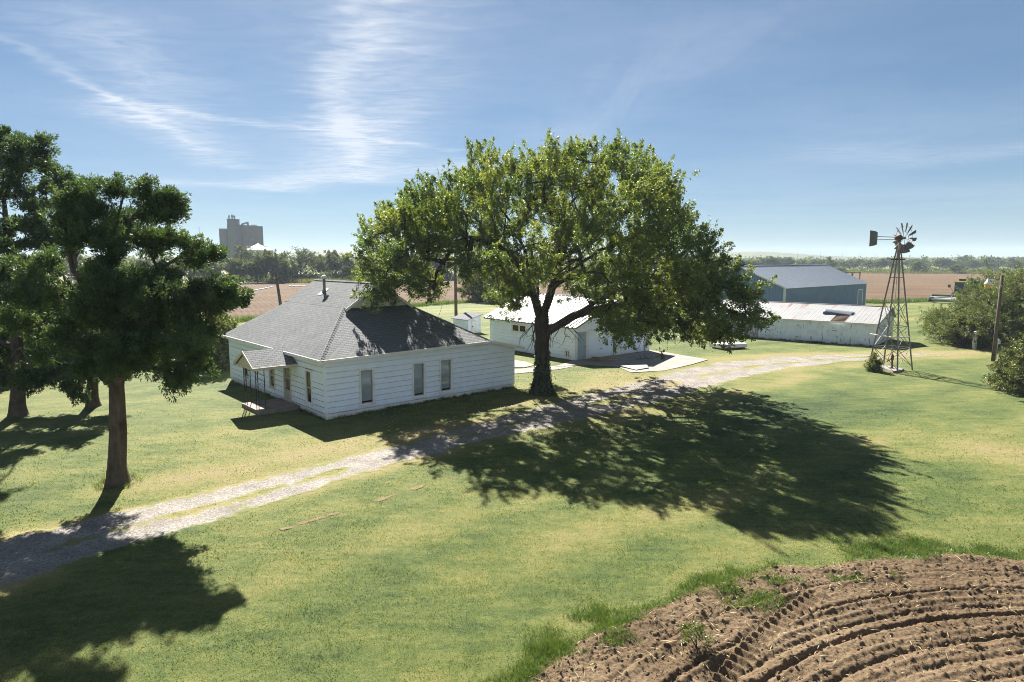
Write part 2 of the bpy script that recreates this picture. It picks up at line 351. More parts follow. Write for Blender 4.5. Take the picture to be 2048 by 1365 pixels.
M = dict(
    lawn=m_lawn(), blade=m_blade(), gravel=m_gravel(), concrete=m_concrete(), glass=m_glass(),
    soil=m_soil('ploughed_soil', (.074, .049, .028), (.128, .089, .052), (.20, .147, .093)),
    field=m_soil('field_soil', (0.07372, 0.04474, 0.02542), (0.1144, 0.07372, 0.0422), (0.1525, 0.1042, 0.06355), .35, rows=-25),
    dirt=m_soil('bare_dirt', (.13, .105, .055), (.19, .15, .08), (.23, .185, .105)),
    elm=m_leaf('broad_leaf', (0.02487, 0.05999, 0.01171), (0.09145, 0.1353, 0.02195), (0.06219, 0.1463, 0.0161), (0.3512, 0.3804, 0.04024), .42, .06),
    cedar=m_leaf('cedar_spray', (.018, .044, .016), (.078, .125, .034), (.036, .08, .022), (.15, .22, .04), .30, .03),
    feather=m_leaf('feathery_spray', (0.033, 0.055, 0.0132), (0.0935, 0.121, 0.0275), (0.066, 0.099, 0.0165), (0.187, 0.209, 0.03575), .42, .03),
    shrub=m_leaf('shrub_leaf', (0.0348, 0.058, 0.0116), (0.0986, 0.116, 0.0232), (0.087, 0.1276, 0.0174), (0.232, 0.2204, 0.0348), .42, .05),
    far=m_leaf('distant_leaf', (0.0434, 0.0651, 0.0248), (0.124, 0.1426, 0.0465), (0.0744, 0.1116, 0.031), (0.2046, 0.217, 0.0558), .38, .02),
    faryel=m_leaf('weed_leaf', (0.055, 0.0715, 0.0165), (0.121, 0.1265, 0.0385), (0.099, 0.121, 0.022), (0.22, 0.209, 0.055), .4, .02),
    weed=m_leaf('weed_blade', (0.021, 0.054, 0.009), (0.072, 0.12, 0.021), (0.054, 0.12, 0.012), (0.156, 0.216, 0.03), .4, .04),
    ivy=m_leaf('ivy_leaf', (.012, .03, .008), (.04, .07, .015), (.02, .05, .01), (.08, .12, .02), .25, .06),
    straw=simple('straw', (0.273, 0.208, 0.1105), .8, var=.35, scale=1.5),
    bark=m_bark('rough_bark', (0.0341, 0.02604, 0.02046), (0.1054, 0.0837, 0.06696), 5.),
    cbark=m_bark('cedar_bark', (0.0533, 0.03927, 0.02917), (0.1515, 0.1178, 0.09256), 7.),
    paint=m_paint('sky_tinted_siding_paint', (.81, .875, .96), (.60, .58, .53), .3),  # white paint with the blue of skylight mixed into its base colour
    trim=m_paint('white_trim_paint', (.80, .78, .74), (.45, .41, .34), .45, gh=.2),
    creampaint=m_paint('cream_trim_paint', (.60, .53, .42), (.36, .30, .22), .6, gh=.2),
    peel=m_paint('peeling_board_paint', (.72, .77, .82), (.42, .42, .40), .55, wood=(.17, .155, .14), woodamt=.075, woodscale=.9),
    peel2=m_paint('badly_peeled_paint', (.66, .67, .66), (.42, .41, .38), .5, wood=(.18, .16, .14), woodamt=.19, woodscale=1.6),
    shingle=m_shingle('grey_shingle', (0.1399, 0.1468, 0.1515), (0.1795, 0.1866, 0.1912)),
    whitemetal=m_metal('white_roof_metal', (0.1747, 0.1872, 0.1997), .45, 0., var=.06),
    galv=m_metal('galvanised_roof', (0.2479, 0.2479, 0.2433), .5, .1, rust=(.17, .07, .035), rustamt=.045, var=.12),
    bluemetal=m_metal('blue_grey_metal', (.12, .20, .30), .5, 0., var=.06),
    blueroof=m_metal('grey_roof_metal', (0.3864, 0.42, 0.462), .42, .15, var=.06),
    steel=m_metal('weathered_steel', (.20, .185, .165), .6, .5, var=.25),
    shaded_sheet=m_metal('blue_shade_sheet', (.055, .075, .105), .65, 0., var=.2),  # blue shade of the bent-up underside is put into this sheet's colour
    vane=m_metal('grey_vane_metal', (.10, .105, .105), .6, .3, var=.25),
    rusty=m_metal('rusty_iron', (.11, .05, .032), .8, .2, var=.3),
    blackiron=m_metal('black_iron', (.02, .018, .018), .5, .3, var=.3),
    palemetal=m_metal('pale_pipe_metal', (.55, .53, .50), .5, .3, var=.15),
    pole=m_bark('pole_wood', (.075, .056, .045), (.18, .14, .115), 9.),
    oldwood=m_paint('old_white_post', (.62, .60, .57), (.3, .27, .24), .6, wood=(.16, .13, .11), woodamt=.13, woodscale=3.),
    darkwood=simple('dark_boards', (.10, .062, .04), .9, var=.4, scale=4),
    bluedoor=m_paint('pale_blue_door', (.36, .43, .48), (.22, .25, .27), .4, gh=.15),
    greydoor=m_paint('grey_screen_door', (.40, .37, .33), (.26, .23, .2), .5, gh=.2),
    blind=simple('window_blind', (.82, .84, .84), .9, var=.08, scale=2), shade=simple('window_shade_lower', (.56, .58, .60), .9, var=.15, scale=2),
    amberblind=simple('amber_curtain', (.62, .48, .22), .9, var=.35, scale=6), darkin=simple('dark_interior', (.012, .012, .012), .9, var=.2),
    sash=m_paint('grey_sash', (.36, .36, .35), (.2, .2, .19), .5, gh=.1),
    slabpaint=simple('porch_slab', (0.21, 0.1645, 0.14), .85, var=.25, scale=3, bump=.01),
    siloc=simple('elevator_concrete', (0.1205, 0.1161, 0.1116), .9, var=.12, scale=.15), binm=simple('bin_metal', (0.372, 0.384, 0.396), .5, .1, var=.08, scale=.3),
    green=m_metal('green_machine_paint', (.022, .085, .03), .45, 0., var=.2), yellow=m_metal('yellow_machine_paint', (.52, .40, .06), .45, 0., var=.1),
    rubber=simple('tyre_rubber', (.02, .02, .02), .85), cabglass=m_metal('dark_cab_glass', (.02, .03, .03), .1, 0., var=.1, spec=.6),
    lampwhite=m_metal('lamp_housing', (.62, .64, .65), .4, .2, var=.1), amber=simple('amber_lens', (.62, .34, .045), .35, var=.15, scale=20, spec=.5),
    stone=simple('pale_stone', (.45, .43, .40), .9, var=.2, scale=4, bump=.02), hill=simple('hill_pasture', (0.0806, 0.0837, 0.0372), .95, var=.25, scale=.012),
    sheet=m_metal('dull_sheet_metal', (.30, .30, .29), .5, .2, var=.2),
)
# ================================================================ SETTING
def axis_steps(fine0, fine1, step, far):
    a = list(np.arange(fine0, fine1 + 1e-6, step)); s = step; x = fine1
    while x < far: s *= 1.35; x += s; a.append(min(x, far))
    s = step; x = fine0; pre = []
    while x > -far: s *= 1.35; x -= s; pre.append(max(x, -far))
    return np.array(pre[::-1] + a)
FARR = 2600.
HOUSE_O, HOUSE_A = (-8.83, 30.69), 41.0
def to_local(x, y, o, ang):
    a = R(ang); dx = x - o[0]; dy = y - o[1]
    return dx * math.cos(a) + dy * math.sin(a), -dx * math.sin(a) + dy * math.cos(a)
def poly_world(pix): return [at(*q)[:2] for q in pix]
# --- driveway edges surveyed from the photograph (upper and lower edge), resampled in step
UP = [(-340, 1170), (0, 1082), (200, 1036), (400, 987), (600, 940), (780, 896), (960, 850), (1130, 800), (1280, 763), (1400, 733), (1550, 714), (1700, 709), (1830, 707), (1950, 706)]
LO = [(-340, 1285), (0, 1172), (200, 1108), (400, 1052), (600, 988), (780, 930), (960, 885), (1130, 848), (1280, 812), (1400, 778), (1550, 742), (1700, 724), (1830, 716), (1950, 713)]
def resample(P, t):
    P = np.array(P); k = np.linspace(0, 1, len(P)); return np.stack([np.interp(t, k, P[:, i]) for i in range(2)], -1)
UPW, LOW = poly_world(UP), poly_world(LO)
def drive_ts(nt, ns):
    t = np.linspace(0, 1, nt); u = resample(UPW, t); l = resample(LOW, t)
    # light smoothing of the surveyed corners
    for A in (u, l):
        for _ in range(max(1, nt // 60)): A[1:-1] = (A[:-2] + A[1:-1] * 2 + A[2:]) / 4
    s = np.linspace(-.22, 1.22, ns)
    return t, s, u[:, None, :] * (1 - s[None, :, None]) + l[:, None, :] * s[None, :, None]
SOIL_C, SOIL_R = (11.0, 3.0), 13.25
def soil_edge(x, y):
    """signed: >0 inside the ploughed corner"""
    r = np.hypot(x - SOIL_C[0], y - SOIL_C[1])
    return SOIL_R + (fbm(x, y, 2.2, 41, 3) - .5) * 1.1 + (fbm(x, y, .5, 43, 2) - .5) * .35 - r
_tc = np.linspace(0, 1, 300); _du, _dl = resample(UPW, _tc), resample(LOW, _tc)
def drive_d(x, y):
    best = np.full(np.shape(x), 99.); c = (_du + _dl) / 2; hw = np.linalg.norm(_du - _dl, axis=1) / 2
    for k in range(0, 300, 2): best = np.minimum(best, np.hypot(x - c[k, 0], y - c[k, 1]) / hw[k])
    return best
def drive_band(x, y): return np.exp(-((drive_d(x, y) - 1.1) / .30) ** 2) * smooth(.3, .55, fbm(x, y, 3.5, 33, 3)) + .8 * np.exp(-(drive_d(x, y) / .9) ** 4)
DRYS = [(-10.5, 22.5, 2.2, 1.6, .34), (-7.5, 26.5, 3.6, 1.5, .40), (-12, 28, 4, 3, .16), (-3.2, 28.6, 3, 1.0, .42), (19.5, 24.5, 2.2, 3.4, .42), (15.5, 26, 1.5, 2.2, .22), (10, 40.5, 3, 1.4, .3), (17, 44.5, 5, 1.2, .3),
        (2.5, 17.5, 2.6, 1.2, .2), (-1.5, 18.8, 4, 1.0, .14), (6.5, 19.7, 2.2, .7, .22), (-13.4, 21.6, 1.3, .8, .3), (26, 52.5, 9, 1.0, .30), (34, 52.5, 8, 1.0, .28), (-4.6, 23.2, 3, .5, .1), (24, 30, 5, 1.2, .14), (4.0, 38.5, 4, 1.3, .18),
        (50, 105, 40, 3.5, .12), (0, 100, 25, 3, .12), (48, 82, 14, 1.5, .22)]
GREENS = [(15, 33, 7, 4, -.20), (22, 21, 4, 3, -.14), (-3, 13.5, 4, 1.6, -.14), (2, 15.2, 3, 1, -.10), (9, 27, 8, 2.2, -.10), (-9.5, 17.6, 2.6, .5, -.18), (30, 45, 8, 3, -.05), (45, 68, 20, 8, -.05), (-20, 41, 3, 4, -.15), (18, 60, 8, 5, -.08), (14, 22, 5, 3, -.15), (-15, 20, 2.5, 1.2, -.16), (20, 17.6, 4, 1, -.15)]
def dryness(x, y):
    d = .335 + (fbm(x, y, 14, 11, 3) - .5) * .18
    for cx, cy, rx, ry, k in DRYS + GREENS:
        a = R(42) if cy < 35 and cx < 12 else R(15)
        dx, dy = x - cx, y - cy; u = dx * math.cos(a) + dy * math.sin(a); v = -dx * math.sin(a) + dy * math.cos(a)
        d = d + k * np.exp(-((u / rx) ** 2 + (v / ry) ** 2))
    # mowing passes run beside the drive
    q = x * math.sin(R(38)) - y * math.cos(R(38)); w = np.sin(q * 2 * math.pi / 3.1 + fbm(x, y, 8, 21, 2) * 2.5)
    d = d + .045 * w * smooth(6, 14, np.hypot(x, y))
    q2 = x * math.sin(R(12)) - y * math.cos(R(12)); d = d + .06 * np.sin(q2 * 2 * math.pi / 5.5 + fbm(x, y, 20, 25, 2) * 3) * smooth(50, 70, y)
    d = d + .26 * drive_band(x, y)
    return d
XS = axis_steps(-46, 60, .55, FARR); YS = axis_steps(6, 122, .55, FARR)
YS = YS[YS > -500]
gx, gy = np.meshgrid(XS, YS); nx, ny = len(XS), len(YS)
gxx, gyy = gx.ravel(), gy.ravel()
zz = gz(gxx, gyy) - .14 * smooth(.3, 1.2, soil_edge(gxx, gyy))
idx = np.arange(nx * ny).reshape(ny, nx)
FQ = np.stack([idx[:-1, :-1], idx[:-1, 1:], idx[1:, 1:], idx[1:, :-1]], -1).reshape(-1, 4)
_dry = dryness(gxx, gyy)
_far = smooth(130, 300, np.hypot(gxx, gyy)); _dry = _dry * (1 - _far) + .42 * _far
tag(np_mesh('lawn', np.stack([gxx, gyy, zz], -1), FQ, M['lawn'], attrs={'dry': _dry}, smooth_=True), kind='structure')

# --- gravel drive: fine cells, dropped where the grass has closed over, so its edge and centre strip are ragged
nt, ns = 1500, 74
t, s, G = drive_ts(nt, ns); gx2, gy2 = G[..., 0], G[..., 1]
S2 = np.broadcast_to(s[None, :], gx2.shape); T2 = np.broadcast_to(t[:, None], gx2.shape)
edge = np.minimum(S2 + .16, 1.16 - S2) / .26
den = smooth(0, 1.3, edge) * 1.2 + np.minimum(edge, 0) * 1.5 + (fbm(gx2, gy2, 1.4, 61, 4) - .5) * 1.3 + (fbm(gx2, gy2, .30, 63, 3) - .5) * .8 - .46
mid = np.exp(-((S2 - .52) / .13) ** 2)
den -= mid * (smooth(.34, .62, fbm(gx2, gy2, 2.2, 71, 4)) * .75 + .13)
den -= smooth(.80, 1.0, T2) * .62 + smooth(.74, .80, T2) * .12
keep = (den[:-1, :-1] + den[1:, 1:] + den[1:, :-1] + den[:-1, 1:]) > -1.1
zg = gz(gx2, gy2) - .045 + .065 * smooth(-.75, .05, den) - .008 * np.exp(-((S2 - .22) / .14) ** 2) - .008 * np.exp(-((S2 - .82) / .14) ** 2)
ii = np.arange(nt * ns).reshape(nt, ns)
FD = np.stack([ii[:-1, :-1], ii[:-1, 1:], ii[1:, 1:], ii[1:, :-1]], -1)[keep]
tag(np_mesh('driveway', np.stack([gx2, gy2, zg], -1).reshape(-1, 3), FD.reshape(-1, 4), M['gravel'], attrs={'wear': den.ravel(), 'dry': dryness(gx2.ravel(), gy2.ravel()) - .02}, smooth_=True), kind='structure')
in_drive = drive_d

# --- scuffed tyre track in the grass beside the drive
tp = poly_world([(560, 1062), (640, 1040), (720, 1015), (800, 988), (880, 962), (915, 950)])
nt, ns = 320, 12; t = np.linspace(0, 1, nt); c = resample(tp, t); tn = np.gradient(c, axis=0); tn = unit(tn); nn = np.stack([-tn[:, 1], tn[:, 0]], -1)
s = np.linspace(-.12, .12, ns); Gt = c[:, None] + nn[:, None] * s[None, :, None]; x2, y2 = Gt[..., 0], Gt[..., 1]
den = .16 - np.abs(s[None, :]) / .12 * .45 + (fbm(x2, y2, .45, 81, 4) - .5) * 2.6
keep = (den[:-1, :-1] + den[1:, 1:]) > 0; ii = np.arange(nt * ns).reshape(nt, ns)
FD = np.stack([ii[:-1, :-1], ii[:-1, 1:], ii[1:, 1:], ii[1:, :-1]], -1)[keep].reshape(-1, 4)
tag(np_mesh('dirt_track', np.stack([x2, y2, gz(x2, y2) - .012 + .03 * smooth(-.1, .25, den) + .02 * (fbm(x2, y2, .12, 83, 2) - .5)], -1).reshape(-1, 3), FD, M['dirt']), kind='structure')

# --- ploughed corner in the foreground: real ridges, cleat marks and clods
st = .024; xs = np.arange(-1.2, 15.6, st); ys = np.arange(9.6, 17.2, st); x2, y2 = np.meshgrid(xs, ys); sh = x2.shape
r = np.hypot(x2 - SOIL_C[0], y2 - SOIL_C[1]); th = np.arctan2(y2 - SOIL_C[1], x2 - SOIL_C[0]); e = soil_edge(x2, y2)
rr = r + (fbm(x2, y2, 3.0, 91, 2) - .5) * .35
fur = np.zeros(sh)
for r0, amp, w in [(11.38, -.07, .07), (11.22, .05, .09), (10.35, -.09, .08), (10.15, .06, .10), (12.05, .04, .12), (12.2, -.04, .07)] + [(10.95 - k * .27, (-.045 if k % 2 else .04) * (1.35 if k % 4 == 1 else .9), .075) for k in range(26)]:
    fur += amp * np.exp(-((rr - r0) / (w * .8)) ** 2) * (.75 + .8 * vnoise(x2, y2, .8, int(r0 * 10)))
TRK = np.array([at(*q)[:2] for q in [(1385, 1440), (1440, 1365), (1500, 1290), (1560, 1238), (1630, 1188)]]); toff = np.full(sh, 9.); tarc = np.zeros(sh); acc = 0
for a_, b_ in zip(TRK[:-1], TRK[1:]):     # tractor tyre print: distance from its middle line and length along it
    L_ = np.linalg.norm(b_ - a_); u_ = (b_ - a_) / L_; dx, dy = x2 - a_[0], y2 - a_[1]; q_ = np.clip(dx * u_[0] + dy * u_[1], 0, L_); ox = dx - q_ * u_[0]; oy = dy - q_ * u_[1]; d0 = np.hypot(ox, oy); sg = np.sign(ox * -u_[1] + oy * u_[0])
    m_ = d0 < np.abs(toff); toff = np.where(m_, d0 * sg, toff); tarc = np.where(m_, acc + q_, tarc); acc += L_
band = np.exp(-(toff / .27) ** 6)
cleat = band * (np.maximum(0, np.sin(tarc * 2 * math.pi / .26 + np.abs(toff - .05) * 7)) ** 1.5 * .12 * (toff < .16) - .06)
clod = (fbm(x2, y2, .5, 95, 3) - .5) * .05 + (fbm(x2, y2, .06, 96, 2) - .5) * .045 + np.maximum(0, fbm(x2, y2, .11, 97, 2) - .64) * .22
edgeheap = np.exp(-((e - .35) / .3) ** 2) * (.05 + .16 * np.maximum(0, fbm(x2, y2, .6, 99, 3) - .45))
zs = .02 + ((fur + clod) * (1 - .85 * band) + cleat + edgeheap) * smooth(-.05, .4, e) - .10 * smooth(.1, -.5, e)
ii = np.arange(sh[0] * sh[1]).reshape(sh); keep = (np.maximum.reduce([e[:-1, :-1], e[1:, 1:], e[1:, :-1], e[:-1, 1:]]) > -.3)
FD = np.stack([ii[:-1, :-1], ii[:-1, 1:], ii[1:, 1:], ii[1:, :-1]], -1)[keep].reshape(-1, 4)
SOILZ = (xs, ys, zs)
tag(np_mesh('ploughed_soil', np.stack([x2, y2, zs], -1).reshape(-1, 3), FD, M['soil'], smooth_=True), kind='structure')
def soil_z(x, y):
    i = np.clip(((x - xs[0]) / st).astype(int), 0, len(xs) - 1); j = np.clip(((y - ys[0]) / st).astype(int), 0, len(ys) - 1)
    return SOILZ[2][j, i]

# --- ploughed fields beyond the yard
def field(name, poly, zoff):
    mb = MB(); mb.add([(x, y, zoff) for x, y in poly], [tuple(range(len(poly)))]); return tag(mb.build(name, M['field']), kind='structure')
E1 = [tuple(at(*q)[:2]) for q in [(-700, 720), (0, 672), (300, 652), (440, 648), (640, 628), (820, 614), (1000, 601)]]
field('west_field', [(-330, 60)] + E1 + [(20, 135), (10, 330), (-60, 236), (-85, 208), (-260, 190)], .02)
E2 = [tuple(at(*q)[:2]) for q in [(1300, 608), (1740, 607), (1900, 602), (2048, 600), (2500, 600)]]
field('east_field', E2 + [(420, 200), (330, 330), (253, 328), (185, 360), (124, 362), (75, 345), (38, 140)], .02)
# --- low hills on the horizon
def hills(name, x0, x1, yc, hfun, w, seed):
    xs_ = np.linspace(x0, x1, 160); ys_ = np.linspace(-w, w, 14); X, Y = np.meshgrid(xs_, ys_)
    Z = np.maximum(hfun(X), 0) * (np.cos(np.clip(Y / w, -1, 1) * math.pi) * .5 + .5) * (1 + .12 * (fbm(X, X * 0 + Y, 160, seed, 3) - .5)) - .5
    ii = np.arange(X.size).reshape(X.shape); F = np.stack([ii[:-1, :-1], ii[:-1, 1:], ii[1:, 1:], ii[1:, :-1]], -1).reshape(-1, 4)
    return tag(np_mesh(name, np.stack([X, yc + Y, Z], -1).reshape(-1, 3), F, M['hill'], smooth_=True), kind='structure')
hills('hills', -1500, 1900, 1350, lambda X: 10.2 + 12 * np.exp(-((X - 480) / 130) ** 2) + 13 * np.exp(-((X + 330) / 160) ** 2) + 7 * np.exp(-((X + 900) / 300) ** 2) - 2.2 * np.exp(-((X - 150) / 200) ** 2) + 5 * smooth(1050, 1350, X), 260, 5)

# --- concrete yard in front of the garage and the walk to the house
def wedge(name, pix, mat, th=.1, top=.06):
    mb = MB(); mb.slab([(*at(*q)[:2], top) for q in pix], th); return tag(mb.build(name, mat), kind='structure')
wedge('concrete_pad', [(1148, 722), (1298, 702), (1330, 706), (1416, 721), (1382, 731), (1330, 743), (1262, 747), (1235, 735), (1180, 731), (1110, 735)], M['concrete'])
wedge('garden_path', [(1008, 742), (1060, 737.5), (1112, 733), (1150, 734), (1118, 740), (1060, 746), (1008, 751)], M['concrete'], top=.045)
wedge('stepping_slab', [(1015, 719), (1052, 725), (1070, 731), (1050, 736), (1015, 736)], M['concrete'], top=.04)

# ================================================================ BUILDINGS
def wframe(o, ud, nd):
    o = Vector(o); ud = Vector(ud); nd = Vector(nd)
    return lambda u, n, z: o + ud * u + nd * n + Vector((0, 0, z))
def siding(mb, fr, u0, u1, z0, z1, openings=(), course=.28, proud=.03, ulim=None):
    zs = [z0]; k = 1
    while z0 + k * course < z1 - .02: zs.append(z0 + k * course); k += 1
    zs.append(z1)
    cuts = sorted(set([round(z, 4) for z in zs] + [round(c, 4) for o in openings for c in (o[2], o[3]) if z0 < c < z1]))
    for a, b in zip(cuts[:-1], cuts[1:]):
        zc = (a + b) / 2; base = max(z for z in zs if z <= zc)
        nf = lambda z: proud * (1 - (z - base) / course) + .002
        gro = abs(a - base) < 1e-3 and b - a > .06; a0 = a
        if gro: a = a + .043
        ua, ub = (u0, u1) if not ulim else ulim(a); uc, ud_ = (u0, u1) if not ulim else ulim(b)
        spans = [(ua, ub, uc, ud_)]
        for o in openings:
            if o[2] < zc < o[3]:
                new = []
                for (p, q, r_, t_) in spans:
                    if o[0] > p and o[1] < q: new += [(p, o[0], r_, o[0]), (o[1], q, o[1], t_)]
                    else: new.append((p, q, r_, t_))
                spans = new
        for (p, q, r_, t_) in spans:
            mb.quad(fr(p, nf(a), a), fr(q, nf(a), a), fr(t_, nf(b), b), fr(r_, nf(b), b))
            if gro: mb.quad(fr(p, -.06, a), fr(q, -.06, a), fr(q, nf(a), a), fr(p, nf(a), a)); mb.quad(fr(p, -.06, a0), fr(q, -.06, a0), fr(q, -.06, a), fr(p, -.06, a)); mb.quad(fr(p, .001, a0), fr(q, .001, a0), fr(q, -.06, a0), fr(p, -.06, a0))
def window(parent, fr, u0, u1, z0, z1, split=.5, kinds=('blind', 'shade'), trim='trim', cas=.10, horizontal=False, label=None, sash='sash'):
    mb = MB(); c = cas; out = .045
    mb.box(fr, u0 - c, u0, -.06, out, z0 - .04, z1 + c); mb.box(fr, u1, u1 + c, -.06, out, z0 - .04, z1 + c)
    mb.box(fr, u0, u1, -.06, out, z1, z1 + c); mb.box(fr, u0 - c - .03, u1 + c + .03, -.06, out + .05, z0 - .09, z0 - .04); mb.box(fr, u0, u1, -.06, out - .01, z0 - .04, z0)
    w = mb.build('window', M[trim], parent)
    if label: w['label'] = label
    sb = MB(); f = .045
    if horizontal:
        cells = [(u0, (u0 + u1) / 2 - .02, z0, z1), ((u0 + u1) / 2 + .02, u1, z0, z1)]
        sb.box(fr, (u0 + u1) / 2 - .02, (u0 + u1) / 2 + .02, -.05, .02, z0, z1)
    else:
        zm = z0 + (z1 - z0) * split; cells = [(u0, u1, z0, zm), (u0, u1, zm, z1)]
    for k, (a, b, p, q) in enumerate(cells):
        n0 = -.045 if k == 0 else -.03
        sb.box(fr, a, a + f, n0, n0 + .03, p, q); sb.box(fr, b - f, b, n0, n0 + .03, p, q); sb.box(fr, a + f, b - f, n0, n0 + .03, p, p + f); sb.box(fr, a + f, b - f, n0, n0 + .03, q - f, q)
        gb = MB(); gb.box(fr, a + f, b - f, n0 + .008, n0 + .014, p + f, q - f); gb.build('pane', M['glass'], w)
        kb = MB(); kk = kinds[1 - k] if not horizontal else kinds[0]
        kb.box(fr, a, b, -.085 - k * .008, -.07 - k * .008, p + (.12 if (kk == 'shade' and not horizontal) else 0), q)
        kb.build('blind' if kk != 'darkin' else 'back_panel', M[kk], w)
    sb.build('sash', M[sash], w)
    db = MB(); db.box(fr, u0, u1, -.2, -.16, z0, z1); db.build('recess', M['darkin'], w)
    return w
def ribbed(mb, p00, p10, p11, p01, pitch, rw, rh, th=.02):
    """sheet with raised ribs running from the 0-edge (eave) to the 1-edge (ridge); uv in metres"""
    p00, p10, p11, p01 = map(Vector, (p00, p10, p11, p01))
    L = (p10 - p00).length; n = max(1, round(L / pitch)); nrm = (p10 - p00).cross(p01 - p00).normalized()
    if nrm.z < 0: nrm = -nrm
    prof = []
    for k in range(n):
        a = k / n; b = (k + 1) / n; w = rw / L
        prof += [(a, 0), (b - w, 0), (b - w * .75, rh), (b - w * .25, rh)]
    prof.append((1, 0)); H = (p01 - p00).length
    for (a, ha), (b, hb) in zip(prof[:-1], prof[1:]):
        A, B = p00.lerp(p10, a) + nrm * ha, p00.lerp(p10, b) + nrm * hb; Cc, D = p01.lerp(p11, b) + nrm * hb, p01.lerp(p11, a) + nrm * ha
        mb.quad(A, B, Cc, D, [(a * L, 0), (b * L, 0), (b * L, H), (a * L, H)])
    q = [p - nrm * th for p in (p00, p10, p11, p01)]; mb.quad(q[3], q[2], q[1], q[0], [(0, 0)] * 4)
    for i in range(4):
        P = (p00, p10, p11, p01); j = (i + 1) % 4; mb.quad(P[i], q[i], q[j], P[j], [(0, 0)] * 4)
def vboards(mb, fr, u0, u1, z0, ztop, pitch=.2, gap=.014, proud=.02, skip=None):
    n = max(1, round((u1 - u0) / pitch)); w = (u1 - u0) / n
    for k in range(n):
        a, b = u0 + k * w, u0 + (k + 1) * w - gap
        if skip and skip((a + b) / 2): continue
        j = random.uniform(-.003, .003)
        pts = [fr(a, proud + j, z0), fr(b, proud + j, z0), fr(b, proud + j, ztop(b)), fr(a, proud + j, ztop(a))]
        bk = [fr(a, 0, z0), fr(b, 0, z0), fr(b, 0, ztop(b)), fr(a, 0, ztop(a))]
        mb.add(pts + bk, [(0, 1, 2, 3), (0, 4, 5, 1), (1, 5, 6, 2), (2, 6, 7, 3), (3, 7, 4, 0)])
    mb.add([fr(u0, -.004, z0), fr(u1, -.004, z0), fr(u1, -.004, ztop(u1)), fr(u0, -.004, ztop(u0))], [(0, 1, 2, 3)])

# ---------------------------------------------------------------- farmhouse
H = thing('farmhouse', 'white clapboard farmhouse with grey shingled hip roof and small iron-post porch', 'house', (*HOUSE_O, 0), R(HOUSE_A))
LX, LXA, LY = 9.9, 11.85, 13.4
EZ, RZ = 2.90, 6.25
frS = wframe((0, 0, 0), (1, 0, 0), (0, -1, 0)); frW = wframe((0, 0, 0), (0, 1, 0), (-1, 0, 0))
frE = wframe((LXA, 0, 0), (0, 1, 0), (1, 0, 0)); frN = wframe((0, LY, 0), (1, 0, 0), (0, 1, 0))
Swin = [(1.86, 2.50, .46, 2.13), (4.90, 5.53, .42, 2.13), (6.62, 7.28, .46, 2.15)]
Wwin = [(1.52, 2.12, .50, 2.08), (6.22, 6.86, .60, 1.95), (10.3, 10.9, .65, 1.9)]
DOOR = (4.08, 4.84, .20, 2.06)
mb = MB()
stop = lambda z: (0, LXA)
siding(mb, frS, 0, LX, .22, 2.93, Swin)
siding(mb, frS, LX, LXA, .22, 2.40, [])
mb.add([frS(LX, .003, 2.40), frS(LXA, .003, 2.40), frS(LXA, .003, 2.46), frS(LX, .003, 2.94)], [(0, 1, 2, 3)])
siding(mb, frW, 0, LY, .22, 2.93, Wwin + [DOOR])
siding(mb, frE, 0, LY, .22, 2.40, []); siding(mb, frN, 0, LX, .22, 2.9, [])
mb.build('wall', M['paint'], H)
mb = MB(); mb.box(frS, 0, LXA, -.2, -.012, -.2, .22); mb.box(frW, 0.2, LY, -.2, -.012, -.2, .22); mb.box(frE, .2, LY, -.2, -.012, -.2, .22); mb.build('foundation', M['trim'], H)
mb = MB()
for fr, u in ((frS, 0), (frS, LXA)): mb.box(fr, u - (.026 if u == 0 else .07), u + (.07 if u == 0 else .026), -.05, .028, .22, 2.9 if u == 0 else 2.4)
mb.box(frW, .05, .11, -.02, .028, .22, 2.9); mb.box(frW, LY - .07, LY + .026, -.05, .028, .22, 2.9)
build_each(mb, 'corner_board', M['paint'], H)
for k, (a, b, c, d) in enumerate(Swin): window(H, frS, a, b, c, d, .52, ('blind', 'shade'), 'trim')
window(H, frW, *Wwin[0], .48, ('amberblind', 'shade'), 'trim', label='window with an amber curtain behind its upper sash')
window(H, frW, *Wwin[1], .48, ('amberblind', 'shade'), 'creampaint'); window(H, frW, *Wwin[2], .48, ('shade', 'shade'), 'creampaint')
# door
mb = MB(); a, b, c, d = DOOR
mb.box(frW, a - .1, a, -.06, .04, c, d + .1); mb.box(frW, b, b + .1, -.06, .04, c, d + .1); mb.box(frW, a, b, -.06, .04, d, d + .1); mb.box(frW, a - .12, b + .12, -.06, .06, c - .06, c)
mb.build('door_frame', M['creampaint'], H)
mb = MB(); mb.box(frW, a, a + .09, -.04, 0, c, d); mb.box(frW, b - .09, b, -.04, 0, c, d)
for z0, z1 in ((c, c + .55), (c + 1.15, c + 1.23), (d - .1, d)): mb.box(frW, a + .09, b - .09, -.04, 0 if z0 > c else -.008, z0, z1)
for k in range(5): mb.bar(frW(a + .12 + k * .13, -.012, c + .58), frW(a + .18 + k * .1, -.012, c + 1.12), .012)
D = mb.build('screen_door', M['greydoor'], H)
mb = MB(); mb.box(frW, a + .09, b - .09, -.03, -.022, c + .55, c + 1.15); mb.box(frW, a + .09, b - .09, -.03, -.022, c + 1.23, d - .1); mb.build('pane', M['glass'], D)
mb = MB(); mb.box(frW, a, b, -.16, -.1, c, c + 1.2); mb.build('inner_door', M['shade'], D)
mb = MB(); mb.box(frW, a, b, -.16, -.1, c + 1.2, d); mb.build('curtain', M['amberblind'], D)
mb = MB(); mb.tube([frW(b - .05, 0, 1.2), frW(b - .05, .06, 1.2), frW(b - .12, .06, 1.2)], .014, 6); mb.build('handle', M['blackiron'], D)
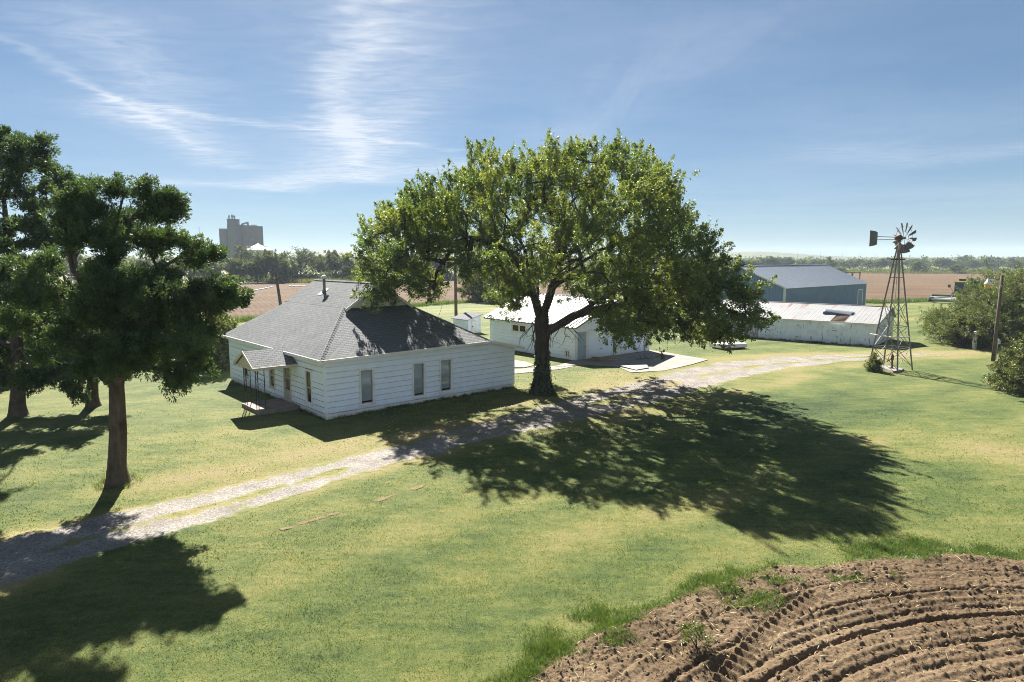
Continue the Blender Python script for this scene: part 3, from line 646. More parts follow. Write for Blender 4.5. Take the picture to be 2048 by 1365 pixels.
# roof
k1 = (RZ - 2.86) / 5.3
A0, A1 = (-.32, -.28, 2.85), (-.32, 13.75, 2.85); B0, B1 = (2.955, 3.75, 4.93), (2.955, 11.35, 4.93)
r0, r1 = (2.955, 3.42, 4.935), (5.0, 3.42, RZ); r2, r3 = (5.0, 11.65, RZ), (2.955, 11.65, 4.935)
e0, e1 = (7.045, 3.42, 4.935), (7.045, 11.65, 4.935); C0, C1 = (7.045, 3.75, 4.93), (7.045, 11.35, 4.93)
F0, F1 = (9.95, -.28, 2.95), (9.95, 13.75, 2.95); G0, G1 = (12.45, -.28, 2.38), (12.45, 13.75, 2.38)
rf = MB(); th = .07
rf.slab([A0, B0, B1, A1], th, (0, 1, 0)); rf.slab([r0, r1, r2, r3], th, (0, 1, 0))
rf.slab([A0, F0, C0, B0], th, (1, 0, 0)); rf.slab([A1, F1, C1, B1], th, (1, 0, 0))
rf.slab([F0, F1, C1, C0], th, (0, 1, 0)); rf.slab([e0, r1, r2, e1], th, (0, 1, 0)); rf.slab([F0, G0, G1, F1], th, (0, 1, 0))
ROOF = rf.build('roof', M['shingle'], H)
cp = MB()   # hip and ridge caps: overlapping shingle pieces
def caps(p, q, n, w=.26):
    p, q = Vector(p), Vector(q); d = (q - p).normalized(); s_ = d.cross(Vector((0, 0, 1))).normalized()
    for i in range(n):
        a = p.lerp(q, i / n) + Vector((0, 0, .035)); b = p.lerp(q, (i + 1.25) / n if i < n - 1 else 1) + Vector((0, 0, .02))
        for sg in (1, -1): cp.quad(a, b, b + s_ * sg * w * .5 - Vector((0, 0, .07)), a + s_ * sg * w * .5 - Vector((0, 0, .07)), [(i * .3, 0), (i * .3 + .3, 0), (i * .3 + .3, .14), (i * .3, .14)])
for a_, b_, n_, nm_ in ((A0, B0, 24, 'hip_cap'), (r1, r2, 34, 'ridge_cap'), (F0, C0, 20, 'hip_cap')):
    cp = MB(); caps(a_, b_, n_); cp.build(nm_, M['shingle'], ROOF)
fb = MB(); f = lambda u, n, z: Vector((u, n, z))
fb.bar((-.335, -.28, 2.80), (-.335, 13.75, 2.80), .03, .15); fb.bar((-.35, -.295, 2.80), (9.95, -.295, 2.90), .03, .15); fb.bar((9.95, -.295, 2.90), (12.45, -.295, 2.33), .03, .15)
fb.bar((12.465, -.28, 2.33), (12.465, 13.75, 2.33), .03, .13)
fb.bar((2.90, 3.40, 4.83), (5.0, 3.40, RZ - .09), .03, .15); fb.bar((7.1, 3.40, 4.83), (5.0, 3.40, RZ - .09), .03, .15)
fb.quad((-.32, -.28, 2.755), (0, -.28, 2.755), (0, 13.7, 2.755), (-.32, 13.7, 2.755)); fb.quad((0, -.28, 2.76), (9.95, -.28, 2.85), (9.95, 0, 2.85), (0, 0, 2.76))
fb.build('fascia', M['trim'], H)
gb = MB(); vboards(gb, wframe((3.0, 3.75, 4.86), (1, 0, 0), (0, -1, 0)), 0, 4.0, 0, lambda u: max(.02, (RZ - 4.93) * (1 - abs(u - 2.0) / 2.02)), .14, .012, .015); gb.build('gable_wall', M['trim'], H)
gb = MB(); vboards(gb, wframe((7.0, 11.35, 4.86), (-1, 0, 0), (0, 1, 0)), 0, 4.0, 0, lambda u: max(.02, (RZ - 4.93) * (1 - abs(u - 2.0) / 2.02)), .14, .012, .015); gb.build('gable_wall', M['trim'], H)
# flue
vx, vy = 4.05, 8.35; vz = 2.86 + (vx + .32) * k1
mb = MB(); mb.tube([(vx, vy, vz - .2), (vx, vy, vz + .72)], .085, 12); mb.lathe([(.16, 0), (.13, .06), (.09, .12)], (vx, vy, vz - .02), 12)
CH = mb.build('flue_pipe', M['steel'], H, True)
mb = MB(); mb.lathe([(.04, .0), (.19, .03), (.2, .1), (.12, .2), (.02, .24)], (vx, vy, vz + .70), 14); mb.build('rain_cap', M['palemetal'], CH, True)
mb = MB(); mb.quad((vx - .35, vy - .25, vz - .35 * k1 + .012), (vx + .2, vy - .25, vz + .2 * k1 + .012), (vx + .2, vy + .25, vz + .2 * k1 + .012), (vx - .35, vy + .25, vz - .35 * k1 + .012)); mb.build('flashing', M['steel'], CH)
# porch
mb = MB(); mb.box(f, -2.08, -.02, 2.95, 5.45, -.15, .17); mb.build('porch_slab', M['slabpaint'], H, bevel=.015)
PC, PE, PR = 4.35, 2.30, 3.02
pr = MB()
pr.slab([(-2.28, PC, PR), (-.02, PC, PR), (-.02, PC - 1.32, PE), (-2.28, PC - 1.32, PE)], .06, (1, 0, 0)); pr.slab([(-2.28, PC, PR), (-.02, PC, PR), (-.02, PC + 1.32, PE), (-2.28, PC + 1.32, PE)], .06, (1, 0, 0))
PRF = pr.build('porch_roof', M['shingle'], H)
mb = MB(); g = wframe((-2.16, PC, 0), (0, 1, 0), (-1, 0, 0))
mb.add([g(-1.12, 0, PE - .02), g(1.12, 0, PE - .02), g(0, 0, PR - .1)], [(0, 1, 2)]); mb.add([g(-1.12, -.03, PE - .02), g(1.12, -.03, PE - .02), g(0, -.03, PR - .1)], [(2, 1, 0)])
mb.build('porch_gable', M['creampaint'], PRF)
mb = MB()
mb.bar((-2.29, PC - 1.34, PE - .05), (-2.29, PC, PR - .06), .03, .13); mb.bar((-2.29, PC + 1.34, PE - .05), (-2.29, PC, PR - .06), .03, .13)
mb.bar((-2.28, PC - 1.335, PE - .06), (-.03, PC - 1.335, PE - .06), .03, .13); mb.bar((-2.28, PC + 1.335, PE - .06), (-.03, PC + 1.335, PE - .06), .03, .13)
mb.bar((-2.1, PC - 1.2, PE - .10), (-2.1, PC + 1.2, PE - .10), .09, .12); mb.bar((-2.05, PC - 1.15, PE - .10), (-.03, PC - 1.15, PE - .10), .09, .12); mb.bar((-2.05, PC + 1.15, PE - .10), (-.03, PC + 1.15, PE - .10), .09, .12)
mb.build('porch_beam', M['creampaint'], PRF)
for yy in (3.25, 5.2):
    mb = MB(); q = 1 if yy > 4 else -1
    pts = [(-1.98, yy), (-1.98, yy - q * .30), (-1.66, yy)]
    for (px_, py_) in pts: mb.bar((px_, py_, .17), (px_, py_, PE - .12), .032)
    for k in range(6):   # scroll lattice between the uprights
        z0 = .35 + k * .3
        mb.tube([(-1.98, yy, z0), (-1.98, yy - q * .08, z0 + .12), (-1.98, yy - q * .22, z0 + .16), (-1.98, yy - q * .3, z0 + .28)], .011, 5); mb.tube([(-1.98, yy, z0 + .25), (-1.83, yy, z0 + .1), (-1.66, yy, z0)], .011, 5)
    mb.build('porch_post', M['blackiron'], H)

# ---------------------------------------------------------------- garage
GA = thing('garage', 'white double garage with ribbed white metal roof and pale blue side door', 'garage', (4.69, 48.61, 0), R(38.5))
GL, GW = 10.6, 8.4
gS = wframe((0, 0, 0), (1, 0, 0), (0, -1, 0)); gWf = wframe((0, 0, 0), (0, 1, 0), (-1, 0, 0)); gE = wframe((GW, 0, 0), (0, 1, 0), (1, 0, 0)); gN = wframe((0, GL, 0), (1, 0, 0), (0, 1, 0))
GEZ, GRZ = 2.62, 4.40
gd = [(1.40, 4.16, .0, 2.12), (5.06, 7.90, .0, 2.12)]; sd = (.24, 1.12, .05, 2.12)
mb = MB(); gl = lambda z: (0, GW) if z <= GEZ else ((z - GEZ) / (GRZ - GEZ) * GW / 2, GW - (z - GEZ) / (GRZ - GEZ) * GW / 2)
siding(mb, gS, 0, GW, .0, GEZ, gd + [sd], .27); siding(mb, gS, 0, GW, GEZ, GRZ - .03, [], .27, ulim=gl)
siding(mb, gN, 0, GW, .0, GEZ, [], .27); siding(mb, gN, 0, GW, GEZ, GRZ - .03, [], .27, ulim=gl)
gw = [(5.75, 7.5, 1.62, 2.18)]; gv = (.62, 1.02, .2, .68)
siding(mb, gWf, 0, GL, .0, GEZ + .1, gw + [gv], .27); siding(mb, gE, 0, GL, .0, GEZ + .1, [], .27)
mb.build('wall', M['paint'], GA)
mb = MB()
for u in (-.026, GW - .07): mb.box(gS, u, u + .096, -.05, .028, 0, GEZ)
for u in (1.22, 4.2, 7.95): mb.box(gS, u, u + (.16 if u < 4 else (.82 if u < 5 else .2)), .0, .05, 0, 2.14)
mb.box(gS, 1.40, 7.95, .0, .045, 2.14, 2.30); build_each(mb, 'door_trim', M['trim'], GA)
for (a, b, c, d) in gd:
    mb = MB(); n = 4; hh = (d - c) / n
    for k in range(n):
        mb.box(gS, a, b, -.08, -.04, c + k * hh + .012, c + (k + 1) * hh)
        for q in range(4):
            w_ = (b - a) / 4; mb.box(gS, a + q * w_ + .08, a + (q + 1) * w_ - .08, -.04, -.028, c + k * hh + .09, c + (k + 1) * hh - .08)
    mb.box(gS, a, b, -.12, -.085, c, d)
    gdo = mb.build('garage_door', M['paint'], GA)
    hb = MB(); hb.bar(gS((a + b) / 2 - .12, -.01, .72), gS((a + b) / 2 + .12, -.01, .72), .03); hb.build('handle', M['blackiron'], gdo)
mb = MB(); a, b, c, d = sd; mb.box(gS, a, b, -.05, .0, c, d)
for z0, z1 in ((.2, .95), (1.1, 1.95)): mb.box(gS, a + .12, b - .12, 0, .012, z0, z1)
sdo = mb.build('side_door', M['bluedoor'], GA)
mb = MB(); mb.tube([gS(b - .08, 0, 1.02), gS(b - .08, .07, 1.02)], .03, 8); mb.build('handle', M['blackiron'], sdo)
mb = MB(); mb.box(gS, a - .08, a, -.05, .03, 0, d + .08); mb.box(gS, b, b + .1, -.05, .05, 0, d + .08); mb.box(gS, a, b, -.05, .03, d, d + .08); mb.build('door_frame', M['trim'], GA)
window(GA, gWf, *gw[0], kinds=('darkin', 'darkin'), horizontal=True, sash='trim')
window(GA, gWf, *gv, kinds=('shade', 'shade'), horizontal=True, cas=.09, sash='trim')
rb = MB(); o_ = .38; sl = (GRZ - GEZ) / (GW / 2); ze = GEZ + .08 - o_ * sl; zr = GRZ + .08
ribbed(rb, (-o_, -o_, ze), (-o_, GL + o_, ze), (GW / 2, GL + o_, zr), (GW / 2, -o_, zr), .42, .11, .06)
ribbed(rb, (GW + o_, GL + o_, ze), (GW + o_, -o_, ze), (GW / 2, -o_, zr), (GW / 2, GL + o_, zr), .30, .09, .045)
rb.bar((GW / 2, -o_, zr + .04), (GW / 2, GL + o_, zr + .04), .22, .03)
RO = rb.build('roof', M['whitemetal'], GA)
mb = MB()
mb.bar((-o_, -o_ - .015, ze - .06), (GW / 2, -o_ - .015, zr - .06), .03, .14); mb.bar((GW + o_, -o_ - .015, ze - .06), (GW / 2, -o_ - .015, zr - .06), .03, .14)
mb.bar((-o_ - .015, -o_, ze - .06), (-o_ - .015, GL + o_, ze - .06), .03, .11)
mb.build('fascia', M['steel'], RO)

# ---------------------------------------------------------------- long low shed
SH = thing('long_shed', 'long low white board shed with rusty torn metal roof and peeling paint', 'shed', (31.37, 56.62, 0), R(139))
SL, SM, SW = 15.5, 4.9, 6.6; SE, SR, SE2 = 1.98, 3.16, 2.15
fA = wframe((0, 0, 0), (1, 0, 0), (0, 1, 0)); fG = wframe((0, 0, 0), (0, -1, 0), (-1, 0, 0)); fB = wframe((SL, 0, 0), (0, -1, 0), (1, 0, 0)); fC = wframe((0, -SW, 0), (1, 0, 0), (0, -1, 0))
gt = lambda u: SE + (SR - SE) * u / SM if u < SM else SR - (SR - SE2) * (u - SM) / (SW - SM)
mb = MB(); vboards(mb, fA, 0, 10.0, -.05, lambda u: SE, .2); vboards(mb, fG, 0, SW, -.05, lambda u: gt(u) - .02, .2); vboards(mb, fB, 0, SW, -.05, lambda u: gt(u) - .02, .2); vboards(mb, fC, 0, SL, -.05, lambda u: SE2, .3)
mb.build('wall', M['peel'], SH)
mb = MB(); siding(mb, fA, 10.0, SL, -.05, SE, [], .15, .02); w_ = mb.build('wall', M['peel2'], SH); w_['label'] = 'badly peeled horizontal board wall at the far end'
mb = MB()
for fr, u in ((fA, -.02), (fA, 9.93)): mb.box(fr, u, u + .12, -.02, .035, -.05, SE - .02)
mb.box(fG, -.02, .1, -.02, .035, -.05, SE - .02); mb.box(fA, -.2, SL + .2, .16, .19, SE - .1, SE + .02); build_each(mb, 'trim_board', M['trim'], SH)
for u0, u1, z0, z1 in ((6.3, 7.1, .25, 1.55), (3.2, 4.3, 1.05, 1.5)):
    mb = MB(); mb.box(fA, u0, u1, .022, .04, z0, z1); dd = mb.build('door' if z1 - z0 > 1 else 'hatch', M['peel'], SH)
    mb = MB(); mb.box(fA, u0 + .03, u0 + .3, .04, .052, z1 - .12, z1 - .08); mb.box(fA, u0 + .03, u0 + .3, .04, .052, z0 + .1, z0 + .14); build_each(mb, 'hinge', M['blackiron'], dd)
mb = MB(); mb.box(fG, 2.6, 3.6, .022, .045, .9, 2.0); dd = mb.build('hatch', M['peel'], SH)
mb = MB()
for k in range(5): mb.box(fG, 2.7, 3.4 - (k % 2) * .3, .045, .055, 1.0 + k * .17, 1.04 + k * .17)
mb.box(fG, 3.4, 4.3, .03, .05, 2.16, 2.22); build_each(mb, 'hinge', M['blackiron'], dd)
rb = MB(); oe = .22; s1 = (SR - SE) / SM
def rp(u, q, dz=.03): return (u, -q, SE + s1 * q + dz)     # point on the near slope
HU0, HU1, HQ0, HQ1 = 2.5, 3.7, -oe, 1.9
for u0, u1, q0, q1 in ((-.25, HU0, -oe, SM), (HU1, SL + .2, -oe, SM), (HU0, HU1, HQ1, SM)): ribbed(rb, rp(u0, q0), rp(u1, q0), rp(u1, q1), rp(u0, q1), .34, .08, .013, .012)
ribbed(rb, (-.25, -SW - .2, SE2 - .05), (SL + .2, -SW - .2, SE2 - .05), (SL + .2, -SM, SR + .03), (-.25, -SM, SR + .03), .34, .07, .022, .012)
rb.bar((-.25, -SM, SR + .05), (SL + .2, -SM, SR + .05), .26, .03)
RO = rb.build('roof', M['galv'], SH)
mb = MB(); mb.slab([rp(HU0 - .1, 0, -.02), rp(HU1 + .1, 0, -.02), rp(HU1 + .1, HQ1 + .1, -.02), rp(HU0 - .1, HQ1 + .1, -.02)], .03)
for k in range(7): mb.bar(rp(HU0, .15 + k * .33, .0), rp(HU1, .15 + k * .33, .0), .22, .02)
mb.build('roof_boards', M['darkwood'], RO)
mb = MB()   # the torn sheet: hinged on the upper edge of the hole and bent up, highest at its far end
rows = []
for k in range(13):
    f_ = k / 12; uu = HU0 - .15 + f_ * 2.5; hh_ = .06 + .30 * f_ ** .8
    rows.append([Vector(rp(uu, HQ1 - .05 - .35 * math.sin(q * math.pi * .5) * f_ + q * q * .75, .03 + hh_ * math.sin(q * math.pi * .5))) for q in (0, .2, .4, .6, .8, 1.)])
for A_, B_ in zip(rows[:-1], rows[1:]):
    for q in range(5): mb.quad(A_[q], B_[q], B_[q + 1], A_[q + 1], [(0, 0), (1, 0), (1, 1), (0, 1)])
o = mb.build('torn_sheet', M['shaded_sheet'], RO, True, weld=True); o['label'] = 'torn roof sheet coloured as its blue shaded underside, curled up over a hole'
m_ = o.modifiers.new('thick', 'SOLIDIFY'); m_.thickness = .012

# ---------------------------------------------------------------- blue metal barn
BA = thing('metal_barn', 'large blue-grey metal barn with low grey roof behind the long shed', 'barn', (36.6, 88.6, 0), R(41))
BL, BW, BE, BR = 26.8, 13.4, 3.64, 6.45
b1 = wframe((0, 0, 0), (1, 0, 0), (0, -1, 0)); b2 = wframe((0, 0, 0), (0, 1, 0), (-1, 0, 0)); b3 = wframe((BL, 0, 0), (0, 1, 0), (1, 0, 0)); b4 = wframe((0, BW, 0), (1, 0, 0), (0, 1, 0))
bt = lambda u: BE + (BR - BE) * (1 - abs(u - BW / 2) / (BW / 2))
mb = MB()
vboards(mb, b1, 0, BL, -.1, lambda u: BE, .30, .07, .035); vboards(mb, b2, 0, BW, -.1, lambda u: bt(u) - .03, .45, .08, .035); vboards(mb, b3, 0, BW, -.1, lambda u: bt(u) - .03, .45, .08, .035); vboards(mb, b4, 0, BL, -.1, lambda u: BE, .45, .08, .035)
mb.build('wall', M['bluemetal'], BA)
rb = MB(); s2 = (BR - BE) / (BW / 2); oo = .25
ribbed(rb, (-oo, -oo, BE + .06 - oo * s2), (BL + oo, -oo, BE + .06 - oo * s2), (BL + oo, BW / 2, BR + .06), (-oo, BW / 2, BR + .06), .45, .09, .05, .03)
ribbed(rb, (BL + oo, BW + oo, BE + .06 - oo * s2), (-oo, BW + oo, BE + .06 - oo * s2), (-oo, BW / 2, BR + .06), (BL + oo, BW / 2, BR + .06), .45, .09, .05, .03)
rb.bar((-oo, BW / 2, BR + .11), (BL + oo, BW / 2, BR + .11), .4, .04); rb.build('roof', M['blueroof'], BA)
mb = MB(); mb.box(b1, -.05, .14, .0, .06, -.1, BE); mb.box(b2, -.05, .2, .0, .06, -.1, BE); mb.box(b1, BL - .14, BL + .05, 0, .06, -.1, BE)
mb.bar((-oo - .02, -oo, BE - .05), (-oo - .02, BW / 2, BR - .02), .04, .18); mb.bar((-oo - .02, BW + oo, BE - .05), (-oo - .02, BW / 2, BR - .02), .04, .18)
build_each(mb, 'corner_trim', M['palemetal'], BA)
mb = MB(); mb.box(b1, BL - 3.0, BL - 1.6, .036, .06, 0, 2.6); dd = mb.build('door', M['bluemetal'], BA)
mb = MB(); mb.box(b1, BL - 1.55, BL - 1.25, .036, .08, 0, 2.7); mb.box(b1, BL - 3.3, BL - 3.05, .036, .08, 0, 2.7); mb.box(b1, BL - 3.05, BL - 1.55, .036, .07, 2.62, 2.75); mb.build('door_frame', M['palemetal'], dd)
# steel rack standing behind the barn's far end
p = at(1712, 607); RK = thing('steel_rack', 'tall rusty steel frame standing behind the far end of the blue barn', 'frame', (*p[:2], 0), R(10))
RK.location = (57.2, 113.5, 0)
mb = MB()
for x_ in (-3.2, 0, 2.6): mb.bar((x_, 0, 0), (x_, 0, 5.1), .16)
build_each(mb, 'post', M['steel'], RK)
mb = MB(); mb.bar((-3.3, 0, 5.15), (2.7, 0, 5.15), .2, .14); mb.bar((1.2, .1, 3.4), (1.2, .1, 5.1), .25); mb.bar((-.9, .1, 3.4), (-.7, .1, 5.1), .25); mb.build('top_rail', M['steel'], RK)

# ---------------------------------------------------------------- small outbuilding behind the house
p = at(942, 666); SO = thing('small_outhouse', 'tiny white outhouse with pale shingled roof behind the farmhouse', 'shed', (*at(936, 668)[:2], 0), R(40))
w1 = wframe((0, 0, 0), (1, 0, 0), (0, -1, 0)); w2 = wframe((0, 0, 0), (0, 1, 0), (-1, 0, 0)); w3 = wframe((2.0, 0, 0), (0, 1, 0), (1, 0, 0)); w4 = wframe((0, 3.2, 0), (1, 0, 0), (0, 1, 0))
mb = MB()
siding(mb, w2, 0, 3.2, 0, 1.75, [], .2); siding(mb, w1, 0, 2.0, 0, 1.75, [], .2, ulim=None); siding(mb, w3, 0, 3.2, 0, 2.25, [], .2); siding(mb, w4, 0, 2, 0, 1.75, [], .2)
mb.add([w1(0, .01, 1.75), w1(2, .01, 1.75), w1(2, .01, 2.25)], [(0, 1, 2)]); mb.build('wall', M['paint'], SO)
mb = MB(); mb.slab([(-.25, -.25, 1.74), (2.25, -.25, 2.38), (2.25, 3.4, 2.38), (-.25, 3.4, 1.74)], .06, (0, 1, 0)); mb.build('roof', M['shingle'], SO)
mb = MB(); mb.box(w1, .55, 1.25, .02, .05, .1, 1.6); dd = mb.build('door', M['trim'], SO); mb = MB(); mb.box(w1, .62, .72, .05, .08, .8, .95); mb.build('latch', M['blackiron'], dd)
SO.scale = (.82, .82, .82)
# ================================================================ YARD FURNITURE
idf = lambda u, n, z: Vector((u, n, z))
# ---------------------------------------------------------------- windmill
WM = thing('windmill', 'rusty steel farm windmill on a four-legged lattice tower with grey tail vane', 'windmill', (25.95, 44.7, gzf(26, 44.7)), R(33))
TH_, b0, t0 = 8.15, .98, .09
leg = lambda sx, sy, z: Vector((sx * (b0 + (t0 - b0) * z / TH_), sy * (b0 + (t0 - b0) * z / TH_), z))
CORN = [(-1, -1), (1, -1), (1, 1), (-1, 1)]
for sx, sy in CORN:
    mb = MB(); mb.bar(leg(sx, sy, -.2), leg(sx, sy, TH_), .07); mb.build('leg', M['steel'], WM)
LV = [.25, 1.55, 3.0, 4.6, 6.3]
for z in LV[1:]:
    mb = MB()
    for k in range(4): mb.bar(leg(*CORN[k], z), leg(*CORN[(k + 1) % 4], z), .04)
    mb.build('girt', M['steel'], WM)
for z0, z1 in zip(LV[:3], LV[1:4]):
    mb = MB()
    for k in range(4): mb.bar(leg(*CORN[k], z0), leg(*CORN[(k + 1) % 4], z1), .028); mb.bar(leg(*CORN[(k + 1) % 4], z0), leg(*CORN[k], z1), .028)
    mb.build('cross_brace', M['steel'], WM)
mb = MB(); mb.tube([leg(-1, -1, 2.35) + Vector((-.35, -.03, 0)), leg(1, -1, 2.28) + Vector((.1, -.03, 0))], .045, 8); mb.tube([leg(-1, -1, 2.3) + Vector((-.03, .05, 0)), leg(-1, 1, 2.4) + Vector((-.03, .4, 0))], .04, 8)
build_each(mb, 'cross_pipe', M['palemetal'], WM)
mb = MB()
for q in (-.32, -.16, .16, .32): mb.box(idf, -.75, .75, q - .07, q + .07, 7.52, 7.56)
mb.box(idf, -.06, .06, -.45, .45, 7.46, 7.52); mb.build('platform', M['darkwood'], WM)
mb = MB(); mb.tube([(0, 0, 7.9), (0, 0, 8.75)], .05, 8); mb.build('mast_pipe', M['steel'], WM)
mb = MB(); mb.tube([(0, 0, .9), (0, 0, 7.9)], .016, 6); mb.build('pump_rod', M['steel'], WM)
axw = R(8) - R(33); AX = Vector((math.cos(axw), math.sin(axw), 0)); TN = Vector((-math.sin(axw), math.cos(axw), 0)); UPV = Vector((0, 0, 1)); HB = Vector((0, 0, 8.92))
mb = MB(); mb.tube([HB - AX * .32, HB - AX * .2, HB + AX * .1, HB + AX * .2], [.10, .17, .17, .1], 12); mb.tube([HB + Vector((0, 0, -.25)), HB + Vector((0, 0, .2))], [.09, .12], 10)
GB = mb.build('gearbox', M['rusty'], WM, True)
WC = HB + AX * .32
mb = MB(); mb.tube([WC - AX * .14, WC + AX * .12], .07, 10)
for rr_, w in ((.80, .022), (.42, .02)):
    pts = [WC + (TN * math.cos(a) + UPV * math.sin(a)) * rr_ for a in np.linspace(0, 2 * math.pi, 37)]; mb.tube(pts, w * .55, 5, False)
for k in range(6):
    a = k * math.pi / 3 + .26; mb.bar(WC, WC + (TN * math.cos(a) + UPV * math.sin(a)) * .82, .02)
WH = mb.build('wheel', M['steel'], WM)
TW = R(-38)
for k in range(12):
    a = R(-90 + 8 + k * 30); rd = TN * math.cos(a) + UPV * math.sin(a); tg = -TN * math.sin(a) + UPV * math.cos(a)
    ch = tg * math.cos(TW) + AX * math.sin(TW); nb = rd.cross(ch)
    mb = MB(); rows = []
    for j, (rr_, w) in enumerate(((.44, .19), (.74, .28), (1.02, .37))):
        rows.append([WC + rd * rr_ + ch * w * (q - .5) + nb * .05 * (1 - (2 * q - 1) ** 2) * (1 + j * .4) for q in (0, .25, .5, .75, 1)])
    for j in range(2):
        for q in range(4): mb.quad(rows[j][q], rows[j][q + 1], rows[j + 1][q + 1], rows[j + 1][q])
    o = mb.build('blade', M['steel'], WH, weld=True); m_ = o.modifiers.new('thick', 'SOLIDIFY'); m_.thickness = .008
mb = MB(); mb.bar(HB - AX * .2 + UPV * .05, HB - AX * 1.75 + UPV * .10, .04); mb.bar(HB - AX * .2 - UPV * .1, HB - AX * 1.75 - UPV * .12, .04); TB = mb.build('tail_boom', M['steel'], WM)
mb = MB(); p_ = [HB - AX * 1.62 - UPV * .42, HB - AX * 1.62 + UPV * .36, HB - AX * 1.8 + UPV * .46, HB - AX * 2.18 + UPV * .50, HB - AX * 2.18 - UPV * .56, HB - AX * 1.8 - UPV * .50]
mb.add(p_, [tuple(range(6))]); o = mb.build('tail_vane', M['vane'], WM); m_ = o.modifiers.new('thick', 'SOLIDIFY'); m_.thickness = .012
# well slab and hand pump
mb = MB(); zz_ = gzf(25.6, 44.9)
mb.slab([(*at(*q)[:2], zz_ + .12) for q in [(1755, 737), (1768, 733), (1808, 741.5), (1800, 745.5), (1786, 746.5)]], .2); tag(mb.build('well_slab', M['concrete']), 'broken concrete slab under the windmill around the hand pump', 'slab')
pp = at(1783, 741); HP = thing('hand_pump', 'dark rusty hand pump standing on the slab inside the windmill tower', 'pump', (pp[0], pp[1], zz_ + .12), R(20))
mb = MB(); mb.lathe([(.15, 0), (.15, .04), (.07, .06), (.06, .55), (.09, .6), (.1, .85), (.05, .92), (.03, 1.0)], (0, 0, 0), 12); mb.build('pump_body', M['rusty'], HP, True)
mb = MB(); mb.tube([(-.05, 0, .62), (-.2, 0, .64), (-.3, 0, .52)], .04, 8); mb.build('spout', M['rusty'], HP, True)
mb = MB(); mb.tube([(.05, 0, .88), (-.1, 0, 1.02), (-.3, 0, .9), (-.42, 0, .45)], .022, 6); mb.tube([(0, 0, .95), (0, 0, 1.45)], .018, 6); mb.build('handle', M['rusty'], HP, True)

# ---------------------------------------------------------------- poles and posts
def lean_pole(mb, base, top, r0, r1): mb.tube([base, [(b + t_) / 2 for b, t_ in zip(base, top)], top], [r0, (r0 + r1) / 2, r1], 10)
p = at(1986, 723); LP = thing('yard_light', 'wooden yard light pole with curved arm and amber lamp at right of the drive', 'lamp post', (p[0], p[1], gzf(p[0], p[1])))
mb = MB(); lean_pole(mb, (0, 0, -.2), (.10, 0, 6.35), .145, .10); mb.build('pole', M['pole'], LP, True)
mb = MB(); mb.tube([(.05, -.1, 5.55), (-.15, -.12, 5.85), (-.5, -.15, 6.02), (-.98, -.18, 6.05)], .035, 8); AR = mb.build('arm', M['palemetal'], LP, True)
mb = MB(); mb.lathe([(.05, .42), (.09, .40), (.10, .26), (.16, .2), (.24, .08), (.25, 0), (.22, .0)], (-1.02, -.18, 5.68), 14); LH = mb.build('lamp_head', M['lampwhite'], LP, True)
mb = MB(); mb.lathe([(.21, .0), (.20, -.14), (.17, -.24), (.08, -.27)], (-1.02, -.18, 5.69), 14); mb.build('lens', M['amber'], LH, True)
mb = MB(); mb.box(idf, .12, .36, -.13, .08, 1.28, 1.62); mb.box(idf, .10, .38, -.15, .1, 1.62, 1.65); mb.tube([(.18, -.05, .1), (.18, -.05, 1.28)], .025, 6); mb.build('meter_box', M['palemetal'], LP)
p = at(1948, 700); WP = MB(); WP.box(idf, -.13, .13, -.12, .12, -.1, 1.5); WP.add([(-.13, -.12, 1.5), (.13, -.12, 1.5), (.13, .12, 1.5), (-.13, .12, 1.5), (.0, 0, 1.56)], [(0, 1, 4), (1, 2, 4), (2, 3, 4), (3, 0, 4)])
o = tag(WP.build('wooden_post', M['oldwood'], bevel=.02), 'thick weathered white wooden post before the feathery bush', 'post'); o.location = (p[0], p[1], gzf(p[0], p[1])); o.rotation_euler = (0, 0, R(25))
p = at(566, 641); UPo = thing('utility_pole', 'leaning weathered pole showing above the left slope of the farmhouse roof', 'pole', (p[0], p[1], 0))
mb = MB(); lean_pole(mb, (0, 0, -.2), (-.65, .1, 5.6), .22, .15); mb.build('pole', M['pole'], UPo, True)
mb = MB(); mb.bar((-1.0, -.1, 5.0), (-.3, -.1, 5.05), .06, .08); mb.build('crossbar', M['pole'], UPo)
p = at(912.5, 654); UP2 = thing('utility_pole', 'tall straight utility pole beside the outhouse, top hidden in the big tree', 'pole', (p[0], p[1], 0))
mb = MB(); lean_pole(mb, (0, 0, -.2), (-.05, 0, 8.2), .19, .13); mb.build('pole', M['pole'], UP2, True)
mb = MB(); mb.bar((-1.0, -.12, 7.6), (.95, -.12, 7.65), .09, .11); mb.build('crossarm', M['pole'], UP2)
mb = MB(); g = at(877, 634); mb.tube([(0, 0, 6.8), (float(g[0] - p[0]), float(g[1] - p[1]), -6.8 * 0)], .03, 6); mb.build('guy_wire', M['palemetal'], UP2)
# low white cistern cover under the right of the big tree
p = at(1457, 697); CI = thing('cistern_cover', 'low white concrete cistern cover in the grass before the long shed', 'well cover', (p[0], p[1], gzf(p[0], p[1])), R(22))
mb = MB(); mb.box(idf, -1.35, 1.35, -.75, .75, .12, .46); mb.build('lid', M['trim'], CI, bevel=.04)
mb = MB(); mb.box(idf, -1.2, 1.2, -.62, .62, -.1, .14); mb.build('base', M['darkwood'], CI)
mb = MB()
for x_ in (1.1, 1.5): mb.tube([(x_, .5, 0), (x_, .5, .95)], .02, 6)
mb.tube([(1.1, .5, .92), (1.5, .5, .92)], .02, 6); mb.build('pipe_rail', M['blackiron'], CI)
